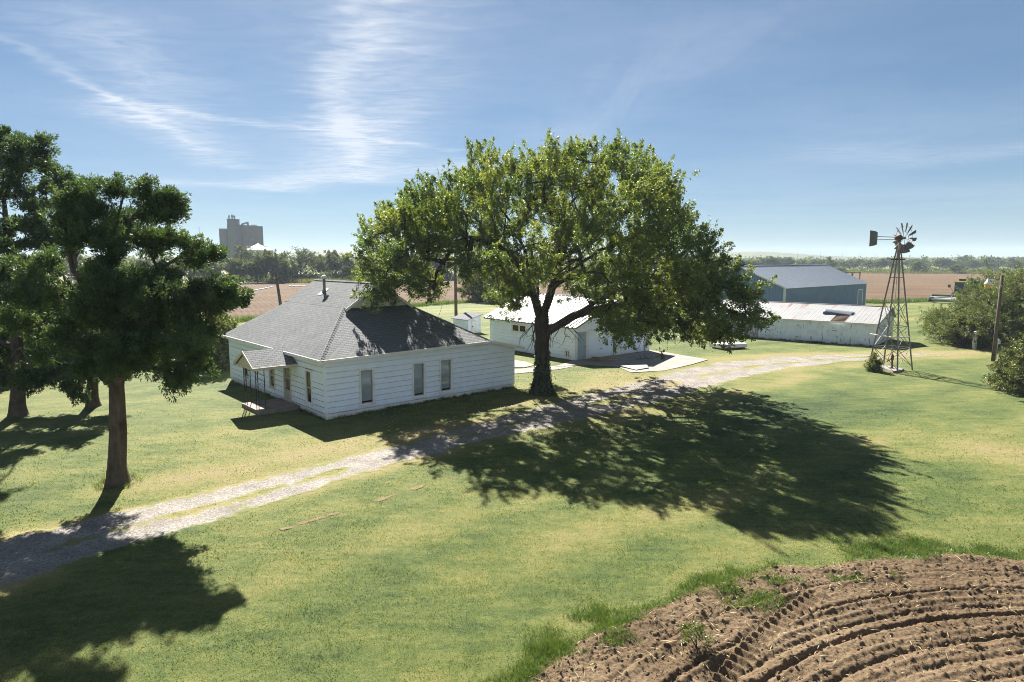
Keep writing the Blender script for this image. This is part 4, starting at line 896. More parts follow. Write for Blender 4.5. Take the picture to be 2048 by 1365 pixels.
# debris on the concrete
p = at(1205, 725)
def stick(mb, a, b, r, seed):
    rs = random.Random(seed); a = Vector(a); b = Vector(b); pts = [a.lerp(b, k / 4) + Vector((rs.uniform(-.06, .06), rs.uniform(-.06, .06), rs.uniform(-.02, .05) + .03)) for k in range(5)]
    mb.tube(pts, [r, r * .85, r * .7, r * .5, r * .3], 6)
mb = MB()
for k in range(16):
    rs = random.Random(k); a = rs.uniform(-.5, .5); c = Vector((rs.uniform(-.7, .7), rs.uniform(-.3, .3), .09 + .03 * k % .2)); d = Vector((math.cos(a), math.sin(a), 0)) * rs.uniform(.4, 1.2); stick(mb, c - d, c + d, rs.uniform(.015, .045), k)
o = tag(mb.build('branch_pile', M['straw']), 'small pile of dead branches on the concrete before the garage doors', 'branches'); o.location = (p[0], p[1], .03)
p = at(1296, 722); mb = MB()
stick(mb, (-.9, -.2, .08), (.8, .3, .1), .03, 31)
for k in range(7): stick(mb, (-.5 + k * .18, -.1 + k * .06, .08), (-.5 + k * .18 + random.uniform(-.4, .4), .5 * random.choice((-1, 1)), .2 + random.uniform(0, .3)), .018, 40 + k)
o = tag(mb.build('fallen_limb', M['bark']), 'bare forked limb lying on the concrete in the garage shadow', 'branch'); o.location = (p[0], p[1], .05)
mb = MB(); q = [at(*k) for k in [(1240, 736), (1294, 735.5), (1297, 739), (1272, 743)]]
mb.slab([(q[0][0], q[0][1], .16), (q[1][0], q[1][1], .2), (q[2][0], q[2][1], .13), (q[3][0], q[3][1], .11)], .03); tag(mb.build('metal_sheet', M['sheet']), 'flat grey metal sheet lying on the near edge of the concrete', 'sheet')
# stone at the foot of the bush
p = at(1892, 680); bm_v = MB(); bm_v.lathe([(.02, .42), (.2, .4), (.32, .28), (.38, .08), (.3, -.05)], (0, 0, 0), 9); o = tag(bm_v.build('stone', M['stone']), 'pale stone at the left foot of the feathery bush', 'stone'); o.location = (p[0], p[1], .05); o.scale = (1.2, .8, .9)
# white irrigation pipes lying in the west field
for (a, b, lb) in (((490, 586), (546, 575), 'white irrigation pipe lying slanted in the west field, left of the leaning pole'), ((578, 574), (630, 574.5), 'white irrigation pipe lying level in the west field, right of the leaning pole')):
    A_, B_ = Vector(at(*a)), Vector(at(*b)); mb = MB(); n = 9
    for k in range(n):
        q0 = A_.lerp(B_, k / n); q1 = A_.lerp(B_, (k + .72) / n); mb.tube([q0 + Vector((0, 0, .14)), q1 + Vector((0, 0, .14))], .12, 8)
    mb.tube([A_ + Vector((0, 0, .1)), B_ + Vector((0, 0, .1))], .05, 6); tag(mb.build('irrigation_pipe', M['lampwhite']), lb, 'pipe', 'irrigation pipes in the west field')

# ---------------------------------------------------------------- combine harvester
p = at(1925, 608); CB = thing('combine_harvester', 'green combine harvester with yellow cab roof parked at the edge of the east field', 'harvester', (p[0] + 1.5, p[1] + 2.5, 0), R(-55))
# local: +x to the right across the machine, -y forward (towards the header)
mb = MB(); mb.box(idf, -1.35, 1.35, .4, 5.6, 1.1, 3.1); mb.add([(-1.35, 5.6, 1.3), (1.35, 5.6, 1.3), (1.35, 7.0, 1.9), (-1.35, 7.0, 1.9), (-1.35, 5.6, 3.0), (1.35, 5.6, 3.0), (1.35, 6.9, 2.7), (-1.35, 6.9, 2.7)], [(0, 3, 2, 1), (4, 5, 6, 7), (0, 1, 5, 4), (2, 3, 7, 6), (1, 2, 6, 5), (3, 0, 4, 7)])
mb.box(idf, -1.6, 1.6, 1.2, 4.4, 3.1, 3.75); mb.build('body', M['green'], CB, bevel=.06)
mb = MB(); mb.box(idf, -.8, .8, -1.2, .4, 1.75, 2.0)
for x_ in (-.8, .73):
    for y_ in (-1.2, .33): mb.box(idf, x_, x_ + .07, y_, y_ + .07, 2.0, 3.5)
CA = mb.build('cab', M['green'], CB)
mb = MB(); mb.box(idf, -.76, .76, -1.16, .36, 2.0, 3.5); mb.build('windshield', M['cabglass'], CA)
mb = MB(); mb.box(idf, -.95, .95, -1.35, .5, 3.52, 3.72); mb.build('cab_roof', M['yellow'], CA, bevel=.05)
mb = MB(); mb.box(idf, -.4, .4, -.7, .1, 3.74, 4.1); mb.lathe([(.25, 0), (.28, .2), (.2, .45)], (.6, 1.6, 3.75), 10); mb.build('air_cleaner', M['blackiron'], CB)
mb = MB(); mb.add([(-.6, -3.0, .5), (.6, -3.0, .5), (.6, .3, 1.4), (-.6, .3, 1.4), (-.6, -3.0, 1.1), (.6, -3.0, 1.1), (.6, .3, 2.1), (-.6, .3, 2.1)], [(0, 3, 2, 1), (4, 5, 6, 7), (0, 1, 5, 4), (2, 3, 7, 6), (1, 2, 6, 5), (3, 0, 4, 7)]); mb.build('feeder_house', M['green'], CB)
mb = MB(); mb.box(idf, -3.3, 3.3, -3.3, -3.0, .35, 1.45); mb.add([(-3.3, -3.0, .3), (3.3, -3.0, .3), (3.3, -4.7, .25), (-3.3, -4.7, .25)], [(0, 1, 2, 3)])
for x_ in (-3.36, 3.3): mb.add([(x_, -3.0, .2), (x_, -4.9, .2), (x_, -4.3, .9), (x_, -3.0, 1.45), (x_ + .06, -3.0, .2), (x_ + .06, -4.9, .2), (x_ + .06, -4.3, .9), (x_ + .06, -3.0, 1.45)], [(0, 1, 2, 3), (7, 6, 5, 4), (0, 4, 5, 1), (1, 5, 6, 2), (2, 6, 7, 3), (3, 7, 4, 0)])
HD = mb.build('header', M['green'], CB)
mb = MB()
for k in range(6):
    a = k * math.pi / 3; mb.bar((-3.2, -4.1 + math.cos(a) * .5, 1.05 + math.sin(a) * .5), (3.2, -4.1 + math.cos(a) * .5, 1.05 + math.sin(a) * .5), .05)
    for x_ in (-3.2, 0, 3.2): mb.bar((x_, -4.1, 1.05), (x_, -4.1 + math.cos(a) * .5, 1.05 + math.sin(a) * .5), .04)
mb.tube([(-3.25, -4.1, 1.05), (3.25, -4.1, 1.05)], .07, 8); mb.tube([(-3.25, -3.5, .62), (3.25, -3.5, .62)], .25, 12); mb.build('reel', M['palemetal'], HD)
for (x_, y_, r_, w_) in ((-1.75, .6, .85, .6), (1.15, .6, .85, .6), (-1.5, 4.9, .5, .35), (1.15, 4.9, .5, .35)):
    mb = MB(); mb.tube([(x_, y_, r_), (x_ + .06, y_, r_), (x_ + w_ - .06, y_, r_), (x_ + w_, y_, r_)], [r_ * .82, r_, r_, r_ * .82], 20); W_ = mb.build('wheel', M['rubber'], CB)
    mb = MB(); mb.tube([(x_ - .02, y_, r_), (x_ + w_ + .02, y_, r_)], r_ * .45, 14); mb.build('rim', M['yellow'], W_)
mb = MB(); mb.tube([(1.5, 2.0, 2.7), (1.9, 2.2, 3.5), (1.9, 6.0, 3.6)], .16, 8); mb.build('unloading_auger', M['green'], CB)
mb = MB(); mb.bar((-.95, -1.1, 1.8), (-1.5, -1.3, 2.9), .05); mb.box(idf, -1.75, -1.35, -1.36, -1.32, 2.6, 3.1); mb.bar((-1.0, -.6, .5), (-1.25, -.6, 1.8), .06); mb.bar((-1.0, -.2, .5), (-1.25, -.2, 1.8), .06)
for k in range(4): mb.bar((-1.04 - k * .06, -.6, .7 + k * .32), (-1.04 - k * .06, -.2, .7 + k * .32), .05)
mb.build('ladder', M['green'], CB)

# ================================================================ FAR STRUCTURES
EY = 480.; sc_ = EY / FPX
ec = atY(480, 510, EY); EL = thing('grain_elevator', 'tall grey concrete grain elevator with headhouse beyond the west trees', 'grain elevator', (ec[0], EY, 0))
def ex(px): return atY(px, 510, EY)[0] - ec[0]
def ez(py): return atY(480, py, EY)[2]
def silo(px0, px1, pyt, dy=0):
    r_ = (ex(px1) - ex(px0)) / 2; mb = MB(); c = (ex(px0) + r_, dy, 0)
    mb.lathe([(r_, 0), (r_, ez(pyt) - .5), (r_ * 1.02, ez(pyt) - .5), (r_ * 1.02, ez(pyt)), (.1, ez(pyt) + .3)], c, 32); return mb.build('silo', M['siloc'], EL)
silo(441.5, 462, 458); silo(459, 491, 450.5, -.5); silo(488, 518.5, 452); silo(446, 470, 458, 9); silo(466, 494, 451, 9); silo(492, 518, 452, 9)
mb = MB(); mb.box(idf, ex(460.5), ex(475), -2.6, 6.5, ez(470), ez(439)); mb.box(idf, ex(460), ex(475.5), -2.9, 6.8, ez(440), ez(439) + .2); HH = mb.build('headhouse', M['siloc'], EL)
mb = MB()
for px_, py_ in ((462, 431), (468, 429.5), (473, 433)): mb.box(idf, ex(px_) - .35, ex(px_) + .35, -.4, .4, ez(439), ez(py_))
mb.bar((ex(466), 0, ez(434)), (ex(474), 0, ez(432)), .5); mb.bar((ex(468), .2, ez(430)), (ex(473), .2, ez(438)), .45); mb.build('distributor', M['steel'], HH)
mb = MB(); mb.bar((ex(487), -1, ez(449.5)), (ex(500), -1, ez(445.5)), 1.0); mb.box(idf, ex(498.5), ex(501), -1.6, -.4, ez(452), ez(444.5)); mb.build('conveyor', M['steel'], EL)
mb = MB()
for k in range(12): mb.box(idf, ex(488 + k * 2.4), ex(488 + k * 2.4) + .35, -.3, .3, ez(452), ez(450.6 - (k % 3) * .5))
mb.bar((ex(505), -4.2, ez(468)), (ex(513), -4.6, ez(481)), .45); mb.bar((ex(442), 0, ez(456.5)), (ex(461), 0, ez(456.5)), .2); mb.build('catwalk', M['steel'], EL)
bc = atY(516.5, 510, 440.); GBn = thing('grain_bin', 'round white metal grain bin with cone roof in front of the elevator', 'grain bin', (bc[0], 440, 0))
br_ = 55.5 / 2 * 440 / FPX; be = atY(516, 500.5, 440)[2]; bp = atY(516, 489, 440)[2]
mb = MB(); mb.lathe([(br_, 0), (br_, be)], (0, 0, 0), 40, False)
for k in range(20):
    a = k * math.pi / 10; mb.bar((math.cos(a) * br_, math.sin(a) * br_, 0), (math.cos(a) * br_, math.sin(a) * br_, be), .25)
mb.build('wall', M['binm'], GBn)
mb = MB(); mb.lathe([(br_ * 1.02, be - .15), (br_ * .6, be + (bp - be) * .42), (.8, bp), (.1, bp + .1)], (0, 0, 0), 40, False); mb.build('roof', M['binm'], GBn)
mb = MB()
for a in (-.5, -1.2, -2.0, -2.6, 1, 2): mb.lathe([(.4, 0), (.4, .9), (.65, .95), (.5, 1.3), (.05, 1.4)], (math.cos(a) * br_ * .72, math.sin(a) * br_ * .72, be + (bp - be) * .30), 8)
mb.lathe([(.8, 0), (.8, .5), (.1, .8)], (0, 0, bp - .1), 10); build_each(mb, 'roof_vent', M['steel'], GBn)
def mast(px, pyt, pyb, Y, r, name, label, cat, group=None):
    b = atY(px, pyb, Y); t_ = atY(px, pyt, Y); mb = MB(); mb.tube([(0, 0, 0), (0, 0, t_[2])], [r, r * .6], 6); o = mb.build(name, M['steel']); o.location = (b[0], Y, 0); return tag(o, label, cat, group)
mast(401.5, 455, 500, 600, .18, 'radio_mast', 'thin radio mast on the skyline left of the grain elevator', 'mast')
mast(406.5, 481, 500, 330, .16, 'utility_pole', 'short dark pole on the skyline between the mast and elevator', 'pole')
for px_, t_ in ((1595, 505), (1641, 507), (1684, 508), (1720, 509), (1750, 511), (1947, 511)):
    mast(px_, t_ - 1, 517, 1000, .3, 'power_pole', 'faint distant power pole on the eastern skyline', 'pole', 'power poles along the eastern skyline')
# ================================================================ VEGETATION
SHX, SHY = math.sin(R(18)) / math.tan(R(39)), -math.cos(R(18)) / math.tan(R(39))   # ground shift of a shadow per metre of height
def inpoly(poly, x, z):
    inside = np.zeros(len(x), bool); n = len(poly); j = n - 1
    for i in range(n):
        xi, zi = poly[i]; xj, zj = poly[j]
        c = ((zi > z) != (zj > z)) & (x < (xj - xi) * (z - zi) / (zj - zi + 1e-12) + xi); inside ^= c; j = i
    return inside
def profile(pix, base):
    """photo outline -> the crown's own side profile in metres (x across, z up) at the tree's distance"""
    out = []
    for q in pix:
        P = atY(q[0], q[1], base[1]); out.append((P[0] - base[0], P[2]))
    return np.array(out)
def crown_points(prof, zc, ry, n, dmin, r, shell=0., xc=0., p=2., shrink=.93, base=None, rfun=None, shade=None):
    """points in a solid that has the profile across and rounds off front and back"""
    prof = np.array([xc, zc]) + (prof - np.array([xc, zc])) * shrink; lo, hi = prof.min(0), prof.max(0); out = []; cell = np.zeros((0, 3)); tries = 0
    while len(out) < n and tries < 60:
        tries += 1
        y = r.uniform(-ry, ry, 1500); x = r.uniform(lo[0], hi[0], 1500); z = r.uniform(lo[1], hi[1], 1500)
        s_ = np.maximum(1 - np.abs(y / ry) ** p, 1e-3) ** (1 / p)
        xs_, zs_ = xc + (x - xc) / s_, zc + (z - zc) / np.where(z > zc, s_, np.sqrt(s_))
        ok = inpoly(prof, xs_, zs_)
        if base is not None:   # near boughs must not stand wider or higher than the surveyed outline, nor far ones narrower
            k_ = base[1] / (base[1] + y); ok = inpoly(prof, (base[0] + x) * k_ - base[0], CAM_H + (z - CAM_H) * k_) & (np.abs(y) < ry * np.sqrt(np.clip(1.08 - np.abs((x - xc) / (.5 * (hi[0] - lo[0]))) ** 2.2, .05, 1)) * np.sqrt(np.clip(1.15 - ((z - zc) / (hi[1] - zc)).clip(0, 1) ** 2, .05, 1)) * (1 if rfun is None else rfun(x)))
        if shade is not None:   # and the cast shadow must stay inside the surveyed shadow on the lawn
            ok &= inpoly(shade, base[0] + x + z * SHX, base[1] + y + z * SHY)
        if shell > 0:   # prefer points near the surface
            k = .80; deep = inpoly(prof, xc + (xs_ - xc) / k, zc + (zs_ - zc) / k) & (np.abs(y) < ry * k)
            ok &= (~deep) | (r.random(1500) > shell)
        for c in np.stack([x, y, z], -1)[ok]:
            if len(out) >= n: break
            if not out or np.min(np.sum((np.array(out[-3000:]) - c) ** 2, 1)) > dmin * dmin: out.append(c)
    return np.array(out)
def grow(limbs, targets, start=1, rt=.03, power=.45, step=.6, seed=0, droop=.0):
    """limbs: list of polylines (first point must be an existing node or the first limb's start). Returns tube chains."""
    r = np.random.default_rng(seed); N = []; par = []
    def addn(p, q): N.append(np.array(p, float)); par.append(q); return len(N) - 1
    for L in limbs:
        P = [np.array(p, float) for p in L]; k = None
        if N:
            d = np.linalg.norm(np.array(N) - P[0], axis=1); k = int(np.argmin(d)); rest = P[1:]; cur = N[k]
        else: k = addn(P[0], -1); rest = P[1:]; cur = P[0]
        for q in rest:
            m = max(1, int(np.linalg.norm(q - cur) / step))
            for t_ in range(1, m + 1): k = addn(cur + (q - cur) * t_ / m + (r.normal(0, .03, 3) if t_ < m else 0), k)
            cur = q
    ends = []; depth = {}
    order = np.argsort(np.linalg.norm(targets - N[min(start, len(N) - 1)], axis=1))
    for ti in order:
        tg = targets[ti]; A = np.array(N); d = np.linalg.norm(A - tg, axis=1) + np.where(np.arange(len(N)) < start, 3., 0.)
        k = int(np.argmin(d)); a = N[k]; L = np.linalg.norm(tg - a); m = max(1, int(L / step)); bend = r.normal(0, .10 * L, 3) + np.array([0, 0, .08 * L - droop * L])
        for t_ in range(1, m + 1):
            f = t_ / m; k = addn(a + (tg - a) * f + bend * math.sin(math.pi * f) * .6 + (r.normal(0, .025, 3) if t_ < m else 0), k)
        ends.append(k)
    cnt = np.zeros(len(N))
    for e_ in ends: cnt[e_] += 1
    for i in range(len(N) - 1, -1, -1):
        cnt[i] = max(cnt[i], .6)
        if par[i] >= 0: cnt[par[i]] += cnt[i] if cnt[i] > .6 else 0
    rad = rt * cnt ** power
    return N, par, rad, ends
def chains(mb, N, par, rad, skip=0, sides=6, rmax=9.):
    seen = set(); child = [True] * len(N)
    for i in range(len(N)):
        if par[i] >= 0: child[par[i]] = False
    for tip in [i for i in range(len(N)) if child[i]][::1]:
        path = [tip]; i = tip
        while par[i] >= 0 and i not in seen:
            seen.add(i); i = par[i]; path.append(i)
        if len(path) < 2: continue
        path = path[::-1]; rr = [min(rad[k], rmax) for k in path]; rr[0] = min(rr[0], rr[1] * 1.25)
        mb.tube([N[k] for k in path], rr, sides if rr[0] > .06 else 4, False)
def trunk_tube(mb, pts, rad, sides=20, seed=0, flute=.10, step=.18):
    """fluted trunk with a flared, lobed foot"""
    P = np.array(pts, float); seg = np.r_[0, np.cumsum(np.linalg.norm(np.diff(P, axis=0), axis=1))]; n = max(4, int(seg[-1] / step)); t_ = np.linspace(0, seg[-1], n)
    C_ = np.stack([np.interp(t_, seg, P[:, k]) for k in range(3)], -1); Rr = np.interp(t_, seg, rad); base = len(mb.v)
    for i in range(n):
        for k in range(sides):
            a = 2 * math.pi * k / sides; fl = 1 + flute * (math.sin(5 * a + seed) * .6 + math.sin(3 * a + seed * 2 + t_[i] * .5) * .6) * (1.0 if t_[i] > .8 else 1.9) + random.uniform(-.03, .03)
            mb.v.append((C_[i][0] + Rr[i] * fl * math.cos(a), C_[i][1] + Rr[i] * fl * math.sin(a), C_[i][2]))
    for i in range(n - 1):
        for k in range(sides):
            k2 = (k + 1) % sides; mb.f.append([base + i * sides + k, base + i * sides + k2, base + (i + 1) * sides + k2, base + (i + 1) * sides + k]); mb.uv.append(None)
def shoot_leaves(C_, outd, r, nsh, nl, slen, spread, lsize, up=.5, out=.6, rnd=.7, scatter=.13, lw=.62, upz=None):
    """clumps -> shoots -> leaves. Returns V,F,tint"""
    n = len(C_); c = np.repeat(C_, nsh, 0); o = np.repeat(outd, nsh, 0); ct = np.repeat(r.random(n), nsh)
    st_ = c + r.normal(0, spread, c.shape); upv = np.zeros_like(o); upv[:, 2] = up if upz is None else np.repeat(upz, nsh)
    d = unit(o * out + upv + r.normal(0, rnd, o.shape)); L = r.uniform(*slen, len(c))
    P = np.repeat(st_, nl, 0); D = np.repeat(d, nl, 0); LL = np.repeat(L, nl); f = r.random(len(P)) ** .85
    pos_ = P + D * (f * LL)[:, None] + r.normal(0, scatter, P.shape) * (1.15 - f)[:, None]
    ld = unit(D * .6 + r.normal(0, .75, P.shape) + np.array([0, 0, -.15])); nrm = unit(r.normal(0, .8, P.shape) + np.array([0, 0, .7]))
    sz = r.uniform(lsize * .65, lsize * 1.3, len(P)); V, F = kites(pos_, ld, nrm, sz, sz * lw)
    tint = np.clip(np.repeat(ct, nl) * .55 + r.random(len(P)) * .38 + .10 * f, 0, 1)
    return V, F, tint
# ---------------------------------------------------------------- the big shade tree
TB_ = at(1084, 786); tb = (TB_[0], TB_[1])
def tl(px, py, y=0.):
    P = atY(px, py, tb[1]); return (P[0] - tb[0], y, P[2])
BT = thing('shade_tree', 'huge spreading broadleaf tree with thick dark trunk between house and drive', 'tree', (tb[0], tb[1], gzf(*tb)))
prof = profile([(684, 492), (700, 462), (730, 440), (775, 412), (815, 400), (842, 372), (870, 345), (905, 330), (940, 302), (975, 292), (1010, 300), (1040, 322), (1075, 300), (1100, 296), (1135, 306), (1170, 284), (1205, 292), (1240, 300), (1275, 298), (1305, 318), (1340, 338), (1366, 366), (1385, 392), (1402, 422), (1440, 412), (1452, 440), (1462, 480), (1474, 530), (1496, 560), (1508, 590), (1502, 612), (1515, 632), (1500, 655), (1478, 682), (1452, 688), (1420, 676), (1380, 664), (1335, 650), (1300, 658), (1255, 672), (1225, 664), (1200, 630), (1172, 600), (1140, 578), (1090, 560), (1050, 585), (1028, 622), (1005, 612), (985, 585), (945, 560), (900, 575), (878, 596), (845, 588), (815, 580), (790, 566), (762, 590), (742, 606), (722, 572), (704, 548), (690, 522)], tb)
limbs = [[(0, 0, 0), tl(1085, 720), tl(1083, 640)],
         [tl(1090, 668), tl(1112, 652, -.3), tl(1140, 632, -.8), tl(1180, 615, -1.4), tl(1240, 604, -2.2), tl(1300, 608, -3.0)],
         [tl(1083, 640), tl(1098, 600, .2), tl(1112, 560, .6), tl(1124, 520, .8), tl(1135, 470, .6), tl(1150, 420, .3)],
         [tl(1083, 640), tl(1070, 600, -.5), tl(1058, 560, -1.0), tl(1030, 520, -1.8), tl(990, 490, -2.6), tl(930, 475, -3.2)],
         [tl(1112, 560, .6), tl(1150, 540, 1.6), tl(1210, 500, 2.8), tl(1290, 470, 3.6), tl(1370, 470, 4.0)],
         [tl(1124, 520, .8), tl(1180, 480, -.5), tl(1240, 430, -1.4), tl(1300, 400, -1.8)],
         [tl(1070, 600, -.5), tl(1045, 570, 1.2), tl(990, 540, 2.8), tl(900, 520, 4.2), tl(800, 520, 4.2)],
         [tl(1058, 560, -1.0), tl(1050, 500, .5), tl(1020, 440, 1.2), tl(980, 390, 1.0)],
         [tl(1150, 632, -.8), tl(1220, 590, .8), tl(1310, 560, 2.0), tl(1420, 570, 2.4)],
         [tl(1083, 630), tl(1090, 590, -2.), tl(1110, 560, -4.), tl(1160, 540, -6.)], [tl(1083, 630), tl(1080, 590, 2.5), tl(1075, 550, 5.), tl(1090, 510, 7.)]]
r = np.random.default_rng(12)
zc_ = tl(1085, 600)[2]
SHP = np.array(poly_world([(560, 900), (745, 905), (860, 935), (950, 925), (1010, 952), (1130, 985), (1190, 1000), (1240, 985), (1330, 1012), (1480, 1045), (1630, 1066), (1730, 1035), (1690, 1010), (1738, 962), (1705, 938), (1765, 905), (1640, 850), (1575, 835), (1555, 790), (1490, 760), (1400, 742), (1290, 738), (1160, 728), (900, 716), (600, 700), (500, 760)]))
CP = crown_points(prof, zc_, 9.2, 370, .82, r, .66, xc=.3, shrink=.95, base=tb, rfun=lambda x: np.where(x < -5, .85, 1.), shade=SHP)
lobe = profile([(1240, 590), (1300, 545), (1400, 515), (1462, 540), (1500, 585), (1512, 632), (1490, 676), (1440, 678), (1380, 655), (1320, 640), (1262, 625)], tb); ex_ = []
while len(ex_) < 28:   # the low lobe that hangs towards the drive on the right
    q = np.array([r.uniform(lobe[:, 0].min(), lobe[:, 0].max()), r.uniform(-6.2, -2.8), r.uniform(lobe[:, 1].min(), lobe[:, 1].max())])
    if inpoly(lobe, q[:1], q[2:3])[0]:
        k_ = (tb[1] + q[1]) / tb[1]; q[0] = (q[0] + tb[0]) * k_ - tb[0]; q[2] = CAM_H + (q[2] - CAM_H) * k_
        if not ex_ or np.min(np.sum((np.array(ex_) - q) ** 2, 1)) > .7: ex_.append(q)
lobe = profile([(704, 500), (742, 448), (800, 412), (850, 380), (905, 350), (950, 380), (905, 470), (850, 556), (800, 556), (752, 588), (716, 556)], tb); n0_ = len(ex_); g_ = 0
while len(ex_) < n0_ + 46 and g_ < 9000:   # and the long low lobe that reaches over the house
    g_ += 1; q = np.array([r.uniform(lobe[:, 0].min(), lobe[:, 0].max()), r.uniform(-3.4, 4.2), r.uniform(lobe[:, 1].min(), lobe[:, 1].max())])
    if inpoly(lobe, q[:1], q[2:3])[0]:
        k_ = (tb[1] + q[1]) / tb[1]; q[0] = (q[0] + tb[0]) * k_ - tb[0]; q[2] = CAM_H + (q[2] - CAM_H) * k_
        if np.min(np.sum((np.r_[CP, np.array(ex_)] - q) ** 2, 1)) > .62: ex_.append(q)
CP = np.r_[CP, np.array(ex_)]
N, par, rad, ends = grow(limbs, CP, start=8, rt=.024, power=.46, seed=3)
mb = MB(); chains(mb, N[0:], par, rad, rmax=.40)
trunk_tube(mb, [(0, 0, -.15), (0, 0, .25), (.0, 0, .7), (.02, 0, 1.4), tl(1085, 700), tl(1084, 665), tl(1083, 640), tl(1086, 622)], [.72, .58, .44, .37, .355, .39, .42, .28], 26, 1, .07)
# bare dead twigs hanging below the crown
for k in range(26):
    rs = random.Random(k); a = Vector(tl(rs.choice([1320, 1335, 1350, 1300, 1375, 1270, 1070, 1130]), rs.uniform(625, 655), rs.uniform(-3, .5)))
    if k % 8 >= 6: a = Vector(tl(rs.choice([1066, 1118]), rs.uniform(640, 665), -.5))
    pts = [a]; d = Vector((rs.uniform(-.5, .5), rs.uniform(-.4, .4), -.7))
    for j in range(5): d = (d + Vector((rs.uniform(-.5, .5), rs.uniform(-.5, .5), rs.uniform(-.35, .15)))).normalized(); pts.append(pts[-1] + d * rs.uniform(.2, .42))
    mb.tube(pts, [.026, .022, .018, .014, .010, .006], 4, False)
    for j in (2, 3): mb.tube([pts[j], pts[j] + Vector((rs.uniform(-.5, .5), rs.uniform(-.3, .3), rs.uniform(-.5, .1)))], [.012, .005], 4, False)
mb.build('trunk', M['bark'], BT, True)
cen = np.array([.3, 0, zc_ + .5]); outd = unit((CP - cen) * np.array([1, 1, 1.25])); low = np.clip((CP[:, 2] - zc_ - 1.0) / 3., -1, 1)
V, F, tint = shoot_leaves(CP, outd, r, 15, 88, (.3, .85), .34, .098, out=.55, rnd=.55, upz=.25 + .5 * np.clip(low, -.35, 1), scatter=.11)
# long upright whips on the top
topm = CP[outd[:, 2] > .35]; V2, F2, t2 = shoot_leaves(topm, unit(topm - cen), r, 2, 34, (.6, 1.15), .16, .10, up=.9, out=.5, rnd=.25, scatter=.07)
np_mesh('crown', np.r_[V, V2], np.r_[F, F2 + len(V)], M['elm'], BT, {'tint': np.r_[tint, t2]})
# ivy on the foot of the trunk
IV = 3600; a = r.uniform(0, 2 * math.pi, IV); h = r.random(IV) ** 1.6 * 3.1; rr = np.interp(h, [0, .25, .7, 1.4, 3.2], [.71, .59, .46, .39, .37]) * (1 + .07 * np.sin(5 * a + 1)) + r.uniform(.0, .06, IV)
keep = (h < 1.3 + 1.8 * vnoise(a * 1.2, a * 0, .7, 3)); P = np.stack([rr * np.cos(a), rr * np.sin(a), h], -1)[keep]; nrm = unit(np.stack([np.cos(a), np.sin(a), a * 0 + .4], -1)[keep] + r.normal(0, .3, (keep.sum(), 3)))
V, F = kites(P, unit(r.normal(0, .5, P.shape) + np.array([0, 0, -.5])), nrm, r.uniform(.07, .13, len(P)), .09)
o = tag(np_mesh('ivy', V + np.array([tb[0], tb[1], gzf(*tb)]), F, M['ivy'], attrs={'tint': r.random(len(P))}), 'dark ivy climbing the foot of the big shade tree', 'ivy')

